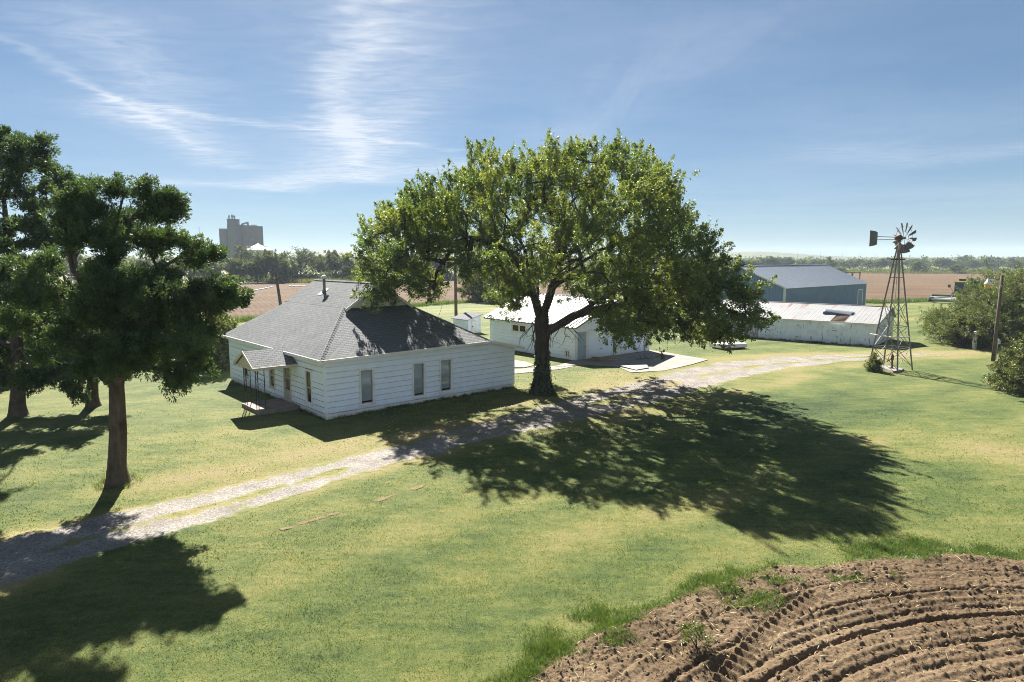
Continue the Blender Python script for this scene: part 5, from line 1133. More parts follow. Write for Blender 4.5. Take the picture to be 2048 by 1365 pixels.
# ---------------------------------------------------------------- cedars on the left
def cedar(label, basepx, pix, ry, nclump, dmin, zcpx, trunk_r, seed, limbs_px, tuft=.10, ntuft=100, shell=.5, pads=(), dens=4.5, clr=(.20, .42)):
    b = at(*basepx); base = (b[0], b[1]); r = np.random.default_rng(seed); f = lambda px, py, y=0.: (atY(px, py, b[1])[0] - b[0], y, atY(px, py, b[1])[2])
    T = thing('cedar_tree', label, 'tree', (b[0], b[1], gzf(*base)))
    prof = profile(pix, base); zc = f(*zcpx)[2]; CP = []
    for (cx_, cy_, rx_, ry_, dy_) in pads:      # layered boughs, each a flattened pad of sprays
        m_ = b[1] / FPX; nn_ = max(2, int(math.pi * rx_ * ry_ * m_ * m_ * dens)); got = 0; tr = 0
        while got < nn_ and tr < 400:
            tr += 1; cx_2 = basepx[0] + (cx_ - basepx[0]) * .94; a_, q_ = r.uniform(0, 6.283), math.sqrt(r.random()); yy = dy_ + r.normal(0, .35 * rx_ * m_)
            p_ = np.array(f(cx_2 + rx_ * q_ * math.cos(a_), cy_ + ry_ * q_ * math.sin(a_))); k_ = (b[1] + yy) / b[1]; p_ = np.array([(p_[0] + b[0]) * k_ - b[0], yy, CAM_H + (p_[2] - CAM_H) * k_])
            if not CP or np.min(np.sum((np.array(CP) - p_) ** 2, 1)) > dmin * dmin: CP.append(p_); got += 1
    CP = np.array(CP)
    L = [[(0, 0, 0)] + [f(*q) for q in limbs_px[0]]] + [[f(*q) for q in l] for l in limbs_px[1:]]
    N, par, rad, ends = grow(L, CP, start=5, rt=.026, power=.45, seed=seed, droop=.05)
    mb = MB(); chains(mb, N, par, rad, rmax=trunk_r * .7)
    tp = [(0, 0, -.1), (0, 0, .2), (0, 0, .6)] + [f(*q) for q in limbs_px[0]]; tr_ = [trunk_r * 1.45, trunk_r * 1.2, trunk_r] + list(np.linspace(trunk_r * .92, trunk_r * .08, len(limbs_px[0])))
    trunk_tube(mb, tp, tr_, 18, seed, .05); mb.build('trunk', M['cbark'], T, True)
    n = len(CP); outw = unit((CP - np.array([0, 0, zc - .5])) * np.array([1, 1, .6])); cr = r.uniform(*clr, n)
    nb = 14; c = np.repeat(CP, nb, 0); ow = np.repeat(outw, nb, 0); q = unit(r.normal(0, 1, c.shape) + ow * .5 + np.array([0, 0, .25])); crr = np.repeat(cr, nb)
    bc = c + q * (crr * r.random(len(c)) ** .5)[:, None] * np.array([1.2, 1.2, .5]); pl = r.uniform(.26, .74, len(bc)); pd = unit(q * .7 + ow * .7 + r.normal(0, .35, q.shape) + np.array([0, 0, .28])); bt = np.repeat(r.random(n), nb) * .3 + r.random(len(bc)) * .3
    # every plume is a tapering spray of scale-leaf tufts
    P = np.repeat(bc, ntuft, 0); D_ = np.repeat(pd, ntuft, 0); f_ = r.random(len(P)); L_ = np.repeat(pl, ntuft); rad_ = (.17 * (1 - f_) + .03) * r.random(len(P)) ** .5 * (L_ / .4)
    sd = unit(np.cross(D_, r.normal(0, 1, P.shape))); pos_ = P + D_ * (f_ * L_ - .12)[:, None] + sd * rad_[:, None]
    ld = unit(D_ * .8 + sd * .8 + r.normal(0, .3, P.shape)); sz = r.uniform(tuft * .7, tuft * 1.4, len(P))
    V, F = kites(pos_, ld, unit(sd + r.normal(0, .4, P.shape)), sz, sz * .36); tint = np.clip(np.repeat(bt, ntuft) + r.random(len(P)) * .25 + .2 * f_, 0, 1)
    np_mesh('crown', V, F, M['cedar'], T, {'tint': tint}); return T
cedar('broad dark cedar with tall bare trunk standing alone beside the drive', (237, 966),
      [(28, 620), (45, 575), (95, 545), (120, 520), (118, 470), (118, 425), (150, 392), (180, 398), (195, 440), (215, 450), (232, 420), (206, 402), (215, 385), (250, 372), (292, 364), (330, 380), (346, 405), (330, 438), (300, 438), (268, 428), (262, 462), (300, 458), (340, 462), (380, 480), (400, 510), (425, 498), (452, 510), (448, 535), (470, 555), (494, 592), (488, 628), (452, 640), (436, 655), (420, 690), (424, 735), (400, 762), (350, 775), (300, 772), (268, 752), (230, 756), (195, 742), (170, 735), (130, 745), (80, 748), (30, 720), (8, 675)],
      2.9, 128, .34, (235, 600), .29, 21, [[(236, 860), (233, 770), (228, 690), (222, 600), (218, 520), (228, 455), (240, 415)], [(228, 690), (280, 650, -.6), (350, 600, -.8), (420, 575, -.5)], [(228, 690), (170, 640, .5), (100, 610, .6)], [(222, 600), (290, 540, .8), (350, 500, .9)], [(233, 770), (270, 735, -.8), (340, 715, -1.4)], [(222, 600), (170, 540, -.6), (150, 450, -.5)], [(218, 520), (250, 440, .2), (290, 400, .2)]],
      pads=[(285, 394, 36, 17, .3), (322, 406, 24, 20, .1), (244, 389, 34, 10, .3), (336, 428, 12, 14, 0), (296, 428, 16, 8, .2), (160, 418, 42, 24, -.5), (150, 400, 16, 15, -.5), (188, 438, 26, 16, -.3), (140, 445, 26, 14, -.6),
            (150, 478, 24, 14, -.9), (192, 482, 44, 24, .4), (232, 468, 44, 18, .6), (330, 492, 58, 24, .9), (382, 506, 32, 20, .7), (424, 510, 26, 13, .4), (72, 545, 42, 13, .4), (112, 530, 32, 15, .2), (44, 588, 26, 10, -.4), (112, 592, 54, 22, -.3),
            (200, 560, 54, 32, .9), (250, 592, 62, 32, -1.2), (302, 560, 44, 18, -.4), (420, 568, 46, 22, -.3), (456, 588, 32, 24, -.5), (480, 590, 16, 16, -.5), (392, 602, 54, 27, .3), (330, 602, 54, 24, -1.1),
            (310, 682, 70, 28, -1.4), (380, 690, 42, 36, -.9), (400, 726, 26, 24, -.6), (340, 742, 42, 22, -1.0), (262, 690, 54, 32, 1.2), (210, 722, 46, 24, -1.2), (182, 700, 32, 28, .3), (250, 640, 60, 30, 1.0), (150, 640, 50, 30, .8), (222, 620, 50, 42, -.7), (226, 545, 38, 40, -.6), (226, 480, 26, 34, -.5), (190, 600, 50, 36, -1.0), (240, 720, 50, 24, -1.3), (290, 640, 50, 28, -.2), (60, 640, 46, 26, .2), (100, 690, 50, 26, .3), (350, 640, 46, 24, .4)])
PADS_ = [(100, 346, 16, 11, 0), (118, 374, 46, 15, .4), (150, 386, 30, 16, -.3), (168, 376, 14, 9, -.2), (104, 420, 26, 10, .5), (134, 440, 26, 9, -.5), (98, 470, 26, 9, .3), (150, 500, 26, 8, .3), (150, 650, 56, 34, .6), (202, 650, 48, 42, -.5), (150, 722, 40, 26, -.8), (212, 742, 36, 20, -.6), (230, 700, 34, 28, .4), (100, 690, 40, 26, .3), (150, 770, 46, 18, -1.2), (190, 590, 40, 24, .4)]
cedar('thin-trunked cedar with open bare upper branches, behind the lone cedar', (186, 812),
      [(60, 490), (85, 430), (66, 375), (92, 330), (138, 342), (180, 378), (190, 430), (180, 470), (150, 480), (190, 540), (230, 560), (262, 640), (272, 720), (250, 752), (215, 768), (160, 792), (110, 770), (70, 742), (40, 680), (50, 560)],
      3.0, 54, .45, (165, 640), .27, 22, [[(186, 760), (182, 700), (172, 600), (150, 520), (130, 440), (118, 370)], [(172, 600), (120, 560, .4), (90, 480, .4), (84, 420)], [(182, 700), (120, 690, -.8), (80, 680, -1)], [(150, 520), (170, 450), (168, 400)], [(182, 700), (230, 690, -.6), (255, 690, -.8)]], tuft=.13, ntuft=80, clr=(.25, .5), dens=2.2, pads=PADS_)
PADS_ = [(8, 290, 50, 26, 0), (56, 308, 32, 22, .4), (86, 300, 10, 18, .3), (2, 345, 50, 20, -.6), (60, 338, 26, 14, .5), (20, 384, 48, 24, .3), (42, 432, 44, 28, -.6), (66, 470, 28, 14, .5), (8, 482, 40, 32, .4), (90, 490, 30, 10, .2), (60, 500, 46, 14, -.4), (12, 545, 50, 30, .3), (-40, 420, 60, 40, 0), (-60, 520, 70, 40, 0), (-70, 620, 70, 45, 0), (8, 632, 50, 34, -1.0), (62, 640, 56, 36, .5), (112, 640, 44, 34, -.4), (22, 690, 56, 32, .6), (88, 690, 44, 26, -.8), (30, 748, 40, 12, -1.4), (112, 762, 42, 24, -1.2), (130, 732, 32, 24, -.8), (-60, 710, 60, 36, -.5), (0, 590, 60, 30, .8)]
cedar('tall dark cedar cut off by the left edge of the picture', (37, 831),
      [(-150, 640), (-120, 500), (-90, 380), (-40, 290), (4, 250), (45, 285), (88, 282), (92, 305), (60, 330), (90, 370), (104, 420), (92, 470), (70, 520), (100, 590), (100, 680), (130, 740), (95, 775), (20, 770), (-60, 780), (-140, 740)],
      3.8, 140, .42, (0, 580), .33, 23, [[(37, 770), (35, 700), (28, 600), (18, 500), (8, 400), (2, 310)], [(28, 600), (70, 560, .5), (90, 440, .4)], [(35, 700), (-40, 650, -.5), (-100, 620, -.6)], [(35, 700), (80, 690, -1.2), (110, 730, -1.5)], [(18, 500), (-40, 450), (-80, 420)], [(8, 400), (50, 330), (80, 295)]], tuft=.13, ntuft=80, clr=(.25, .5), dens=2.2, pads=PADS_)

# ---------------------------------------------------------------- shrubs and bushes
def shrub(name, label, basepx, pix, ry, n, dmin, mat, seed, nsh=10, nl=40, slen=(.35, .8), spread=.25, lsize=.11, zcpx=None, cat='shrub', stems=5, lw=.6, scatter=.09, up=.5, rt=.012, base=None):
    b = at(*basepx) if base is None else base; r = np.random.default_rng(seed); T = thing(name, label, cat, (b[0], b[1], gzf(b[0], b[1])))
    prof = profile(pix, b); zc = prof[:, 1].min() + .35 * np.ptp(prof[:, 1]); CP = crown_points(prof, zc, ry, n, dmin, r, .45, xc=prof[:, 0].mean())
    CP = CP[CP[:, 2] > .1]
    mx = prof[:, 0].mean(); L = [[(mx * .5, 0, -.1), (mx, 0, zc)]] + [[(mx * .5, 0, -.1), (mx + r.uniform(-.5, .5) * np.ptp(prof[:, 0]) * .5, r.uniform(-.5, .5) * ry, zc * r.uniform(.6, 1.2))] for _ in range(stems)]
    N, par, rad, ends = grow(L, CP, start=1, rt=rt, power=.5, seed=seed, step=.4); mb = MB(); chains(mb, N, par, rad, sides=5, rmax=.12); mb.build('trunk' if cat == 'tree' else 'stems', M['bark'], T, True)
    outd = unit(CP - np.array([mx, 0, zc * .6])); V, F, t_ = shoot_leaves(CP, outd, r, nsh, nl, slen, spread, lsize, up=up, out=.5, rnd=.6, scatter=scatter, lw=lw)
    np_mesh('crown' if cat == 'tree' else 'foliage', V, F, M[mat], T, {'tint': t_}); return T
shrub('feathery_bush', 'large feathery olive-green salt cedar behind the yard light', (1975, 690), [(1872, 684), (1862, 660), (1872, 640), (1890, 630), (1908, 625), (1938, 620), (1952, 594), (1964, 570), (1982, 558), (1996, 540), (2025, 536), (2060, 530), (2120, 560), (2160, 640), (2150, 700), (2060, 696), (1990, 692), (1930, 692)], 4.4, 330, .50, 'feather', 31, nsh=9, nl=74, slen=(.5, 1.2), spread=.32, lsize=.17, lw=.20, scatter=.10, up=.25, cat='tree', rt=.02)
shrub('leafy_shrub', 'bright green leafy sapling in front of the feathery bush, left of the white post', (1938, 694), [(1916, 692), (1912, 664), (1926, 640), (1944, 634), (1958, 652), (1962, 684), (1950, 694)], 1.0, 42, .36, 'shrub', 32, lsize=.14)
shrub('leafy_shrub', 'pale leafy shrub tucked between the white post and the light pole', (1972, 690), [(1958, 690), (1956, 660), (1968, 640), (1984, 640), (1992, 662), (1990, 690)], .9, 36, .36, 'shrub', 33, lsize=.14, nl=28)
shrub('leafy_shrub', 'low dark weeds and shrub at the foot of the light pole', (2020, 694), [(1996, 694), (2000, 676), (2020, 664), (2044, 672), (2056, 694)], .9, 30, .36, 'shrub', 34, lsize=.13)
shrub('roadside_bush', 'rounded green bush cut by the right edge of the picture', (2060, 788), [(2004, 784), (2006, 745), (2018, 712), (2040, 688), (2075, 678), (2120, 690), (2140, 740), (2130, 790), (2060, 792)], 1.7, 130, .34, 'shrub', 35, nsh=10, nl=42, lsize=.09, slen=(.3, .7))
WB_ = shrub('windmill_bush', 'small leafy bush growing at the left foot of the windmill', (1748, 744), [(1732, 744), (1733, 732), (1741, 722), (1746, 704), (1750, 700), (1753, 720), (1762, 728), (1762, 744)], .5, 26, .22, 'shrub', 36, lsize=.07, slen=(.15, .35), spread=.08)
WB_.scale = (.85, .85, .85)
shrub('house_bush', 'tall yellow-green bush at the far left corner of the farmhouse', (428, 738), [(384, 738), (384, 680), (396, 650), (424, 630), (450, 640), (468, 655), (484, 700), (474, 738)], 1.8, 120, .42, 'shrub', 37, nsh=10, nl=40, lsize=.12)
shrub('young_tree', 'yellow-green young tree beyond the lawn, seen under the big tree', (978, 603), [(918, 586), (930, 560), (955, 540), (990, 530), (1030, 535), (1062, 552), (1068, 580), (1040, 600), (985, 604), (940, 600)], 4.0, 120, .85, 'faryel', 38, nsh=9, nl=34, lsize=.28, slen=(.6, 1.3), spread=.5, scatter=.2, cat='tree', rt=.03)
for k, (bx, pl) in enumerate((((12, 765), [(-20, 765), (-18, 720), (8, 690), (36, 700), (44, 765)]), ((75, 752), [(40, 752), (44, 715), (72, 695), (104, 708), (112, 752)]), ((300, 728), [(255, 728), (262, 690), (300, 672), (345, 685), (352, 728)]), ((365, 720), [(330, 720), (336, 686), (362, 668), (392, 684), (400, 720)]))):
    shrub('hedge_shrub', ['sunlit shrub behind the trunk of the leftmost cedar', 'light shrub between the two back cedar trunks', 'shrub under the right boughs of the lone cedar', 'shrub between the lone cedar and the house bush'][k], bx, pl, 1.6, 60, .5, 'shrub', 50 + k, nsh=8, nl=34, lsize=.15)
p = at(1394, 1296); shrub('soil_weed', 'single leafy weed growing on the bare ploughed soil', (1394, 1296), [(1366, 1296), (1370, 1276), (1392, 1264), (1416, 1278), (1424, 1296)], .28, 34, .07, 'shrub', 60, nsh=6, nl=16, slen=(.06, .18), spread=.04, lsize=.035, scatter=.02, cat='weed', rt=.004).location.z += .08
for k, (px_, py_) in enumerate(((1626, 683), (1640, 685), (1738, 693), (1715, 692))):
    pass
# ---------------------------------------------------------------- far trees
def proto_tree(seed, h, w, nclump, leaf, nl=26, mat='far', airy=False):
    r = np.random.default_rng(seed); T = thing('field_tree', 'tree', 'tree', (0, 0, -50))
    c = []
    lob = r.uniform(-1, 1, (7, 3)) * np.array([.55, .55, .45]) + np.array([0, 0, .1])
    while len(c) < nclump:
        l = lob[r.integers(7)]; q = unit(r.normal(0, 1, 3)) * r.random() ** .4 * .55 + l
        c.append(q)
    c = np.array(c); c /= np.abs(c).max(0); P = c * np.array([w / 2, w / 2, h * (.36 if airy else .47)]) + np.array([0, 0, h * (.62 if airy else .5)])
    P[:, 2] = np.maximum(P[:, 2], .3 if not airy else h * .2)
    L = [[(0, 0, -.2), (0, 0, h * .25), (r.uniform(-.3, .3), 0, h * .6)], [(0, 0, h * .25), (w * .2, .2, h * .5)], [(0, 0, h * .25), (-w * .2, -.3, h * .55)]]
    N, par, rad, ends = grow(L, P[::2], start=2, rt=.05 if not airy else .06, power=.4, seed=seed, step=1.2); mb = MB(); chains(mb, N, par, rad, sides=5, rmax=.35); mb.build('trunk', M['bark'], T)
    V, F, t_ = shoot_leaves(P, unit(P - np.array([0, 0, h * .35])), r, 3, nl, (.5, 1.3), .45, leaf, up=.4, scatter=.3, lw=.7)
    np_mesh('crown', V, F, M[mat], T, {'tint': t_}); return T
PR = [proto_tree(101, 9, 9, 110, .42), proto_tree(102, 8, 10, 120, .42), proto_tree(103, 10, 8, 110, .42), proto_tree(104, 13, 10.5, 130, .36, 14, airy=True)]
PH = [9, 8, 10, 13]; PW = [9, 10, 8, 10.5]; used = [False] * 4
def place(kind, px, pyb, hpx, wpx, label, group=None, Y=None, name='field_tree'):
    b = at(px, pyb) if Y is None else atY(px, pyb, Y); Yd = b[1]; m = Yd / FPX; s_ = (wpx * m / PW[kind], wpx * m / PW[kind], hpx * m / PH[kind]); rz = random.uniform(0, 6.28)
    if not used[kind]:
        T = PR[kind]; used[kind] = True; T.location = (b[0], b[1], 0); T.rotation_euler = (0, 0, rz); T.scale = s_; T['label'] = label
    else: T = dup(PR[kind], (b[0], b[1], 0), rz, s_, label)
    if group: T['group'] = group
    elif 'group' in T: del T['group']
    return T
GW_ = 'trees of the west grove'
place(3, 602, 563, 66, 62, 'dark airy tree with bare limbs, tallest at the right of the white grain bin', GW_)
place(1, 545, 566, 58, 66, 'broad olive tree standing just in front of the white grain bin', GW_)
place(0, 486, 567, 46, 62, 'low pale olive tree at the left end of the west grove, below the elevator', GW_)
place(0, 515, 567, 44, 60, 'low rounded tree between the elevator tree and the grain bin tree', GW_)
place(2, 574, 565, 54, 52, 'dense green tree between the broad olive tree and the airy bare-limbed tree', GW_)
place(2, 484, 556, 58, 50, 'dark tree close against the left foot of the grain elevator', GW_)
place(1, 640, 560, 44, 56, 'low grey-green tree behind the farmhouse flue pipe', GW_)
place(0, 672, 562, 56, 52, 'dark green tree right of the flue pipe, partly behind the big shade tree', GW_)
place(2, 706, 563, 52, 50, 'dark tree half hidden by the left edge of the big shade tree', GW_)
for k, (px_, h_) in enumerate(((420, 44), (380, 48), (330, 44), (275, 46), (225, 42), (165, 50), (110, 46), (60, 50), (10, 46))):
    place(k % 3, px_, 568, h_, 62, 'dark tree far behind the left cedars', 'trees far behind the left cedars')
for k, (px_, h_) in enumerate(((760, 48), (820, 44), (880, 46), (940, 50), (1000, 46), (1070, 44), (1140, 46), (1210, 44), (1290, 46), (1370, 44))):
    place((k + 1) % 3, px_, 560, h_, 66, 'tree far behind the big shade tree crown', 'trees far behind the shade tree')
GE_ = 'trees across the east field'
place(2, 1837, 547, 22, 30, 'dark solitary tree just right of the windmill tower at the far field edge')
place(0, 1909, 548, 17, 26, 'small dark round tree at the far edge of the east field, above the combine')
place(1, 1679, 547, 11, 20, 'pale round bush at the far field edge above the barn roof')
rs = random.Random(5)
for k in range(46):
    px_ = 1440 + k * 15.5 + rs.uniform(-6, 6); place(k % 3, px_, 540 - rs.uniform(0, 2.5), rs.uniform(15, 24), rs.uniform(22, 34), 'hazy rounded tree in the row across the east field', GE_)
# the wood behind, one mass nobody could count
r = np.random.default_rng(77); n = 1250; X = r.uniform(-900, 1300, n); Y = r.uniform(440, 860, n) + 60 * np.sin(X / 130); keep = (X > 40) | (X < -40); X, Y = X[keep], Y[keep]; n = len(X)
hh = r.uniform(6, 9, n); cl = 26; c = np.stack([np.repeat(X, cl), np.repeat(Y, cl), np.zeros(n * cl)], -1); q = unit(r.normal(0, 1, (n * cl, 3))) * (r.random((n * cl, 1)) ** .33); H_ = np.repeat(hh, cl)
c += q * np.stack([H_ * .75, H_ * .75, H_ * .5], -1); c[:, 2] += H_ * .5
P = np.repeat(c, 4, 0) + r.normal(0, .9, (len(c) * 4, 3)); P[:, 2] = np.maximum(P[:, 2], .1); V, F = kites(P, unit(r.normal(0, 1, P.shape)), unit(r.normal(0, 1, P.shape)), r.uniform(1.2, 2.2, len(P)), 1.4)
# hedge and scrub closing the feet of the tree rows
hx = []
for (a_, b_, n_, sp_) in (((1430, 545), (2120, 547), 420, 6), ((380, 566), (720, 563), 260, 3), ((720, 562), (1430, 556), 200, 4)):
    A_, B_ = at(*a_), at(*b_); f_ = r.random(n_); hx.append(np.stack([A_[0] + (B_[0] - A_[0]) * f_, A_[1] + (B_[1] - A_[1]) * f_ + 3 + r.normal(0, sp_, n_), r.uniform(1.2, 3.2, n_)], -1))
hx = np.concatenate(hx); c2 = np.repeat(hx, 40, 0); q2 = unit(r.normal(0, 1, (len(c2), 3))) * r.random((len(c2), 1)) ** .33
P2 = np.stack([c2[:, 0] + q2[:, 0] * 2.4, c2[:, 1] + q2[:, 1] * 2.4, np.maximum(c2[:, 2] * (.5 + .5 * q2[:, 2]), .1)], -1); V2, F2 = kites(P2, unit(r.normal(0, 1, P2.shape)), unit(r.normal(0, 1, P2.shape)), r.uniform(.5, 1.0, len(P2)), .6)
tag(np_mesh('hedge_scrub', V2, F2, M['far'], attrs={'tint': np.clip(np.repeat(r.random(len(hx)), 40) * .6 + r.random(len(P2)) * .3, 0, 1)}), 'continuous scrub under the tree rows at the far field edges', 'scrub', kind='stuff')
tag(np_mesh('distant_wood', V, F, M['far'], attrs={'tint': np.clip(np.repeat(np.repeat(r.random(n), cl), 4) * .7 + r.random(len(P)) * .3, 0, 1)}), 'hazy distant belt of woodland along the horizon', 'wood', kind='stuff')

# ---------------------------------------------------------------- grasses
def blades(P, r, h, w, lean=.35):
    n = len(P); a = r.uniform(0, 2 * math.pi, n); d = unit(np.stack([np.cos(a) * lean * r.random(n) * 2, np.sin(a) * lean * r.random(n) * 2, np.ones(n)], -1)); b = r.uniform(0, 2 * math.pi, n)
    return kites(P, d, np.stack([np.cos(b), np.sin(b), np.zeros(n)], -1), h, w, .0)
def outside_things(x, y):
    ok = np.ones(len(x), bool); u, v = to_local(x, y, HOUSE_O, HOUSE_A); ok &= ~((u > -.02) & (u < LXA) & (v > -.02) & (v < LY)); ok &= ~((u > -2.1) & (u < 0) & (v > 2.9) & (v < 5.5))
    u, v = to_local(x, y, (4.69, 48.61), 38.5); ok &= ~((u > 0) & (u < GW) & (v > 0) & (v < GL)); return ok
PADP = np.array(poly_world([(1148, 722), (1298, 702), (1330, 706), (1416, 721), (1382, 731), (1330, 743), (1262, 747), (1235, 735), (1180, 731), (1110, 735)]))
PATHP = [np.array(poly_world(q)) for q in ([(1008, 742), (1060, 737.5), (1112, 733), (1150, 734), (1118, 740), (1060, 746), (1008, 751)], [(1015, 719), (1052, 725), (1070, 731), (1050, 736), (1015, 736)])]
r = np.random.default_rng(99); n = 330000
ang = r.uniform(-R(42), R(42), n); d_ = 9.5 * (58 / 9.5) ** r.random(n); x, y = d_ * np.sin(ang), d_ * np.cos(ang)
dr = dryness(x, y); dd_ = in_drive(x, y); ok = outside_things(x, y) & (soil_edge(x, y) < .05) & ~inpoly(PADP, x, y)
for pp_ in PATHP: ok &= ~inpoly(pp_, x, y)
ok &= (dd_ > 1.06 + (fbm(x, y, 1.0, 61, 3) - .5) * .4) | ((dd_ < .24) & (fbm(x, y, 2.2, 71, 3) > .50) & (r.random(n) < .6))
ok &= r.random(n) < (1 - smooth(15, 42, d_)) * (.40 + .75 * fbm(x, y, .7, 111, 3) - .35 * np.clip(dr - .5, 0, .6)) * 1.0
x, y, d_, dr = x[ok], y[ok], d_[ok], dr[ok]; cl = fbm(x, y, .9, 121, 3)
hgt = (.016 + .0009 * d_) * (.5 + 1.1 * cl) * r.uniform(.6, 1.4, len(x)); V, F = blades(np.stack([x, y, gz(x, y) - .005], -1), r, hgt, .005 + .0011 * d_, .6)
tag(np_mesh('lawn_grass', V, F, M['blade'], attrs={'dry': dr, 'tint': r.random(len(x))}), 'short mown grass blades covering the yard', 'grass', kind='stuff')
# taller weeds along the ploughed corner, in tufts
def tufts(centres, r, per, spread, h, w, lean=.5):
    k = np.repeat(np.arange(len(centres)), per); P = centres[k] + np.stack([r.normal(0, spread, len(k)), r.normal(0, spread, len(k)), np.zeros(len(k))], -1)
    hs = np.repeat(r.uniform(.55, 1.3, len(centres)), per) * h * r.uniform(.5, 1.15, len(k)); V, F = blades(P, r, hs, w, lean); t_ = np.clip(np.repeat(r.random(len(centres)), per) * .6 + r.random(len(k)) * .4, 0, 1); return V, F, t_
th_ = r.uniform(R(18), R(150), 2600); rr = SOIL_R + r.normal(.35, .38, 2600); x, y = SOIL_C[0] + rr * np.cos(th_), SOIL_C[1] + rr * np.sin(th_); e = soil_edge(x, y)
okw = (e < .45) & (e > -1.1) & (y > 8.5) & (fbm(x, y, 1.5, 131, 3) + .25 * np.exp(-((e - .0) / .35) ** 2) > .68)
c1 = np.stack([x, y, np.maximum(soil_z(x, y), gz(x, y)) - .01], -1)[okw]
# isolated islands of weeds inside the soil
isl = []
for (px_, py_, rx, ry_, m_) in ((1515, 1205, 55, 18, 46), (1260, 1335, 0, 0, 0), (1700, 1162, 40, 6, 12), (1100, 1300, 60, 20, 30), (1230, 1280, 40, 20, 24), (1560, 1165, 60, 10, 18), (1445, 1185, 35, 16, 22)):
    for _ in range(m_):
        q = at(px_ + random.gauss(0, rx * .5), py_ + random.gauss(0, ry_ * .5)); isl.append((q[0], q[1], float(max(soil_z(np.array([q[0]]), np.array([q[1]]))[0], gzf(q[0], q[1]))) - .01))
c1 = np.r_[c1, np.array(isl)]
V, F, t_ = tufts(c1, r, 30, .09, .15, .011, .9)
tag(np_mesh('field_edge_weeds', V, F, M['weed'], attrs={'tint': t_}), 'ragged green weeds and long grass along the edge of the ploughed corner', 'weeds', kind='stuff')
# weeds against walls, tree feet and along the far edges of the yard
cs = []
def along(a, b, n_, off=.15, z=None):
    for _ in range(n_):
        f = random.random(); q = (a[0] + (b[0] - a[0]) * f + random.gauss(0, off), a[1] + (b[1] - a[1]) * f + random.gauss(0, off)); cs.append((q[0], q[1], gzf(*q) - .01))
def hw(u, v): a = R(HOUSE_A); return (HOUSE_O[0] + u * math.cos(a) - v * math.sin(a), HOUSE_O[1] + u * math.sin(a) + v * math.cos(a))
along(hw(.3, -.14), hw(11.8, -.14), 120, .05); along(hw(-.14, .1), hw(-.14, 2.8), 24, .04); along(hw(-.14, 5.6), hw(-.14, 13), 46, .05); along(hw(3.2, -.16), hw(4.6, -.16), 26, .06)
def shw(u, v): a = R(139); return (31.37 + u * math.cos(a) - v * math.sin(a), 56.62 + u * math.sin(a) + v * math.cos(a))
along(shw(.1, .2), shw(15, .2), 110, .10); along(shw(4, .25), shw(5.6, .3), 46, .15); along(shw(-.2, -.3), shw(-.2, -6), 40, .12)
for _ in range(60): a = random.uniform(0, 6.28); q = (tb[0] + 1.05 * math.cos(a), tb[1] + 1.05 * math.sin(a)); cs.append((*q, gzf(*q)))
q0 = at(237, 966)
for _ in range(30): a = random.uniform(0, 6.28); q = (q0[0] + .62 * math.cos(a), q0[1] + .62 * math.sin(a)); cs.append((*q, gzf(*q)))
V, F, t_ = tufts(np.array(cs), r, 22, .07, .20, .013, .6)
tag(np_mesh('wall_weeds', V, F, M['weed'], attrs={'tint': t_}), 'fringe of unmown grass along walls and tree feet', 'weeds', kind='stuff')
cs = []
for a, b, n_ in ((E2[0], E2[1], 200), (E2[1], E2[2], 160), (E2[2], E2[3], 90)): along(a, b, n_, .7)
for a, b in zip(E1[3:-1], E1[4:]): along(a, b, 110, .5)
V, F, t_ = tufts(np.array(cs), r, 40, .5, .75, .05, .6)
tag(np_mesh('field_margin_grass', V, F, M['weed'], attrs={'tint': t_}), 'strip of rough grass where the lawn meets the ploughed fields', 'grass', kind='stuff')
cs = []
a, b = at(555, 566), at(760, 563)
for _ in range(420): f = random.random(); cs.append((a[0] + (b[0] - a[0]) * f + random.gauss(0, 1.5), a[1] + (b[1] - a[1]) * f + random.gauss(0, 4), 0))
a, b = at(1560, 546), at(2100, 549)
for _ in range(260): f = random.random(); cs.append((a[0] + (b[0] - a[0]) * f + random.gauss(0, 1.5), a[1] + (b[1] - a[1]) * f + random.gauss(0, 3), 0))
V, F, t_ = tufts(np.array(cs), r, 40, 1.2, 1.3, .16, .5)
tag(np_mesh('tall_field_weeds', V, F, M['faryel'], attrs={'tint': t_}), 'sunlit yellow-green weeds at the far edge of the ploughed fields', 'weeds', kind='stuff')
# straw and stalks on the ploughed soil
n = 5200; x = r.uniform(-.5, 14.5, n); y = r.uniform(10, 16.6, n); e = soil_edge(x, y); ok = (e > .1) & (r.random(n) < .16 + 1.4 * np.clip(fbm(x, y, 1.1, 141, 3) - .5, 0, 1) * 2 * np.exp(-((e - .9) / .9) ** 2) + .1); x, y = x[ok], y[ok]; n = len(x)
L_ = r.uniform(.05, .26, n) ** 1.0 * np.where(r.random(n) < .12, 2., 1.); a = r.uniform(0, 2 * math.pi, n); d = unit(np.stack([np.cos(a), np.sin(a), r.normal(.0, .22, n)], -1)); P = np.stack([x, y, soil_z(x, y) + .03], -1)
V, F = kites(P - d * L_[:, None] * .5, d, unit(r.normal(0, .3, (n, 3)) + np.array([0, 0, 1])), L_, r.uniform(.010, .022, n), .05)
tag(np_mesh('straw_litter', V, F, M['straw']), 'scattered dry straw and stalks on the ploughed soil', 'straw', kind='stuff')
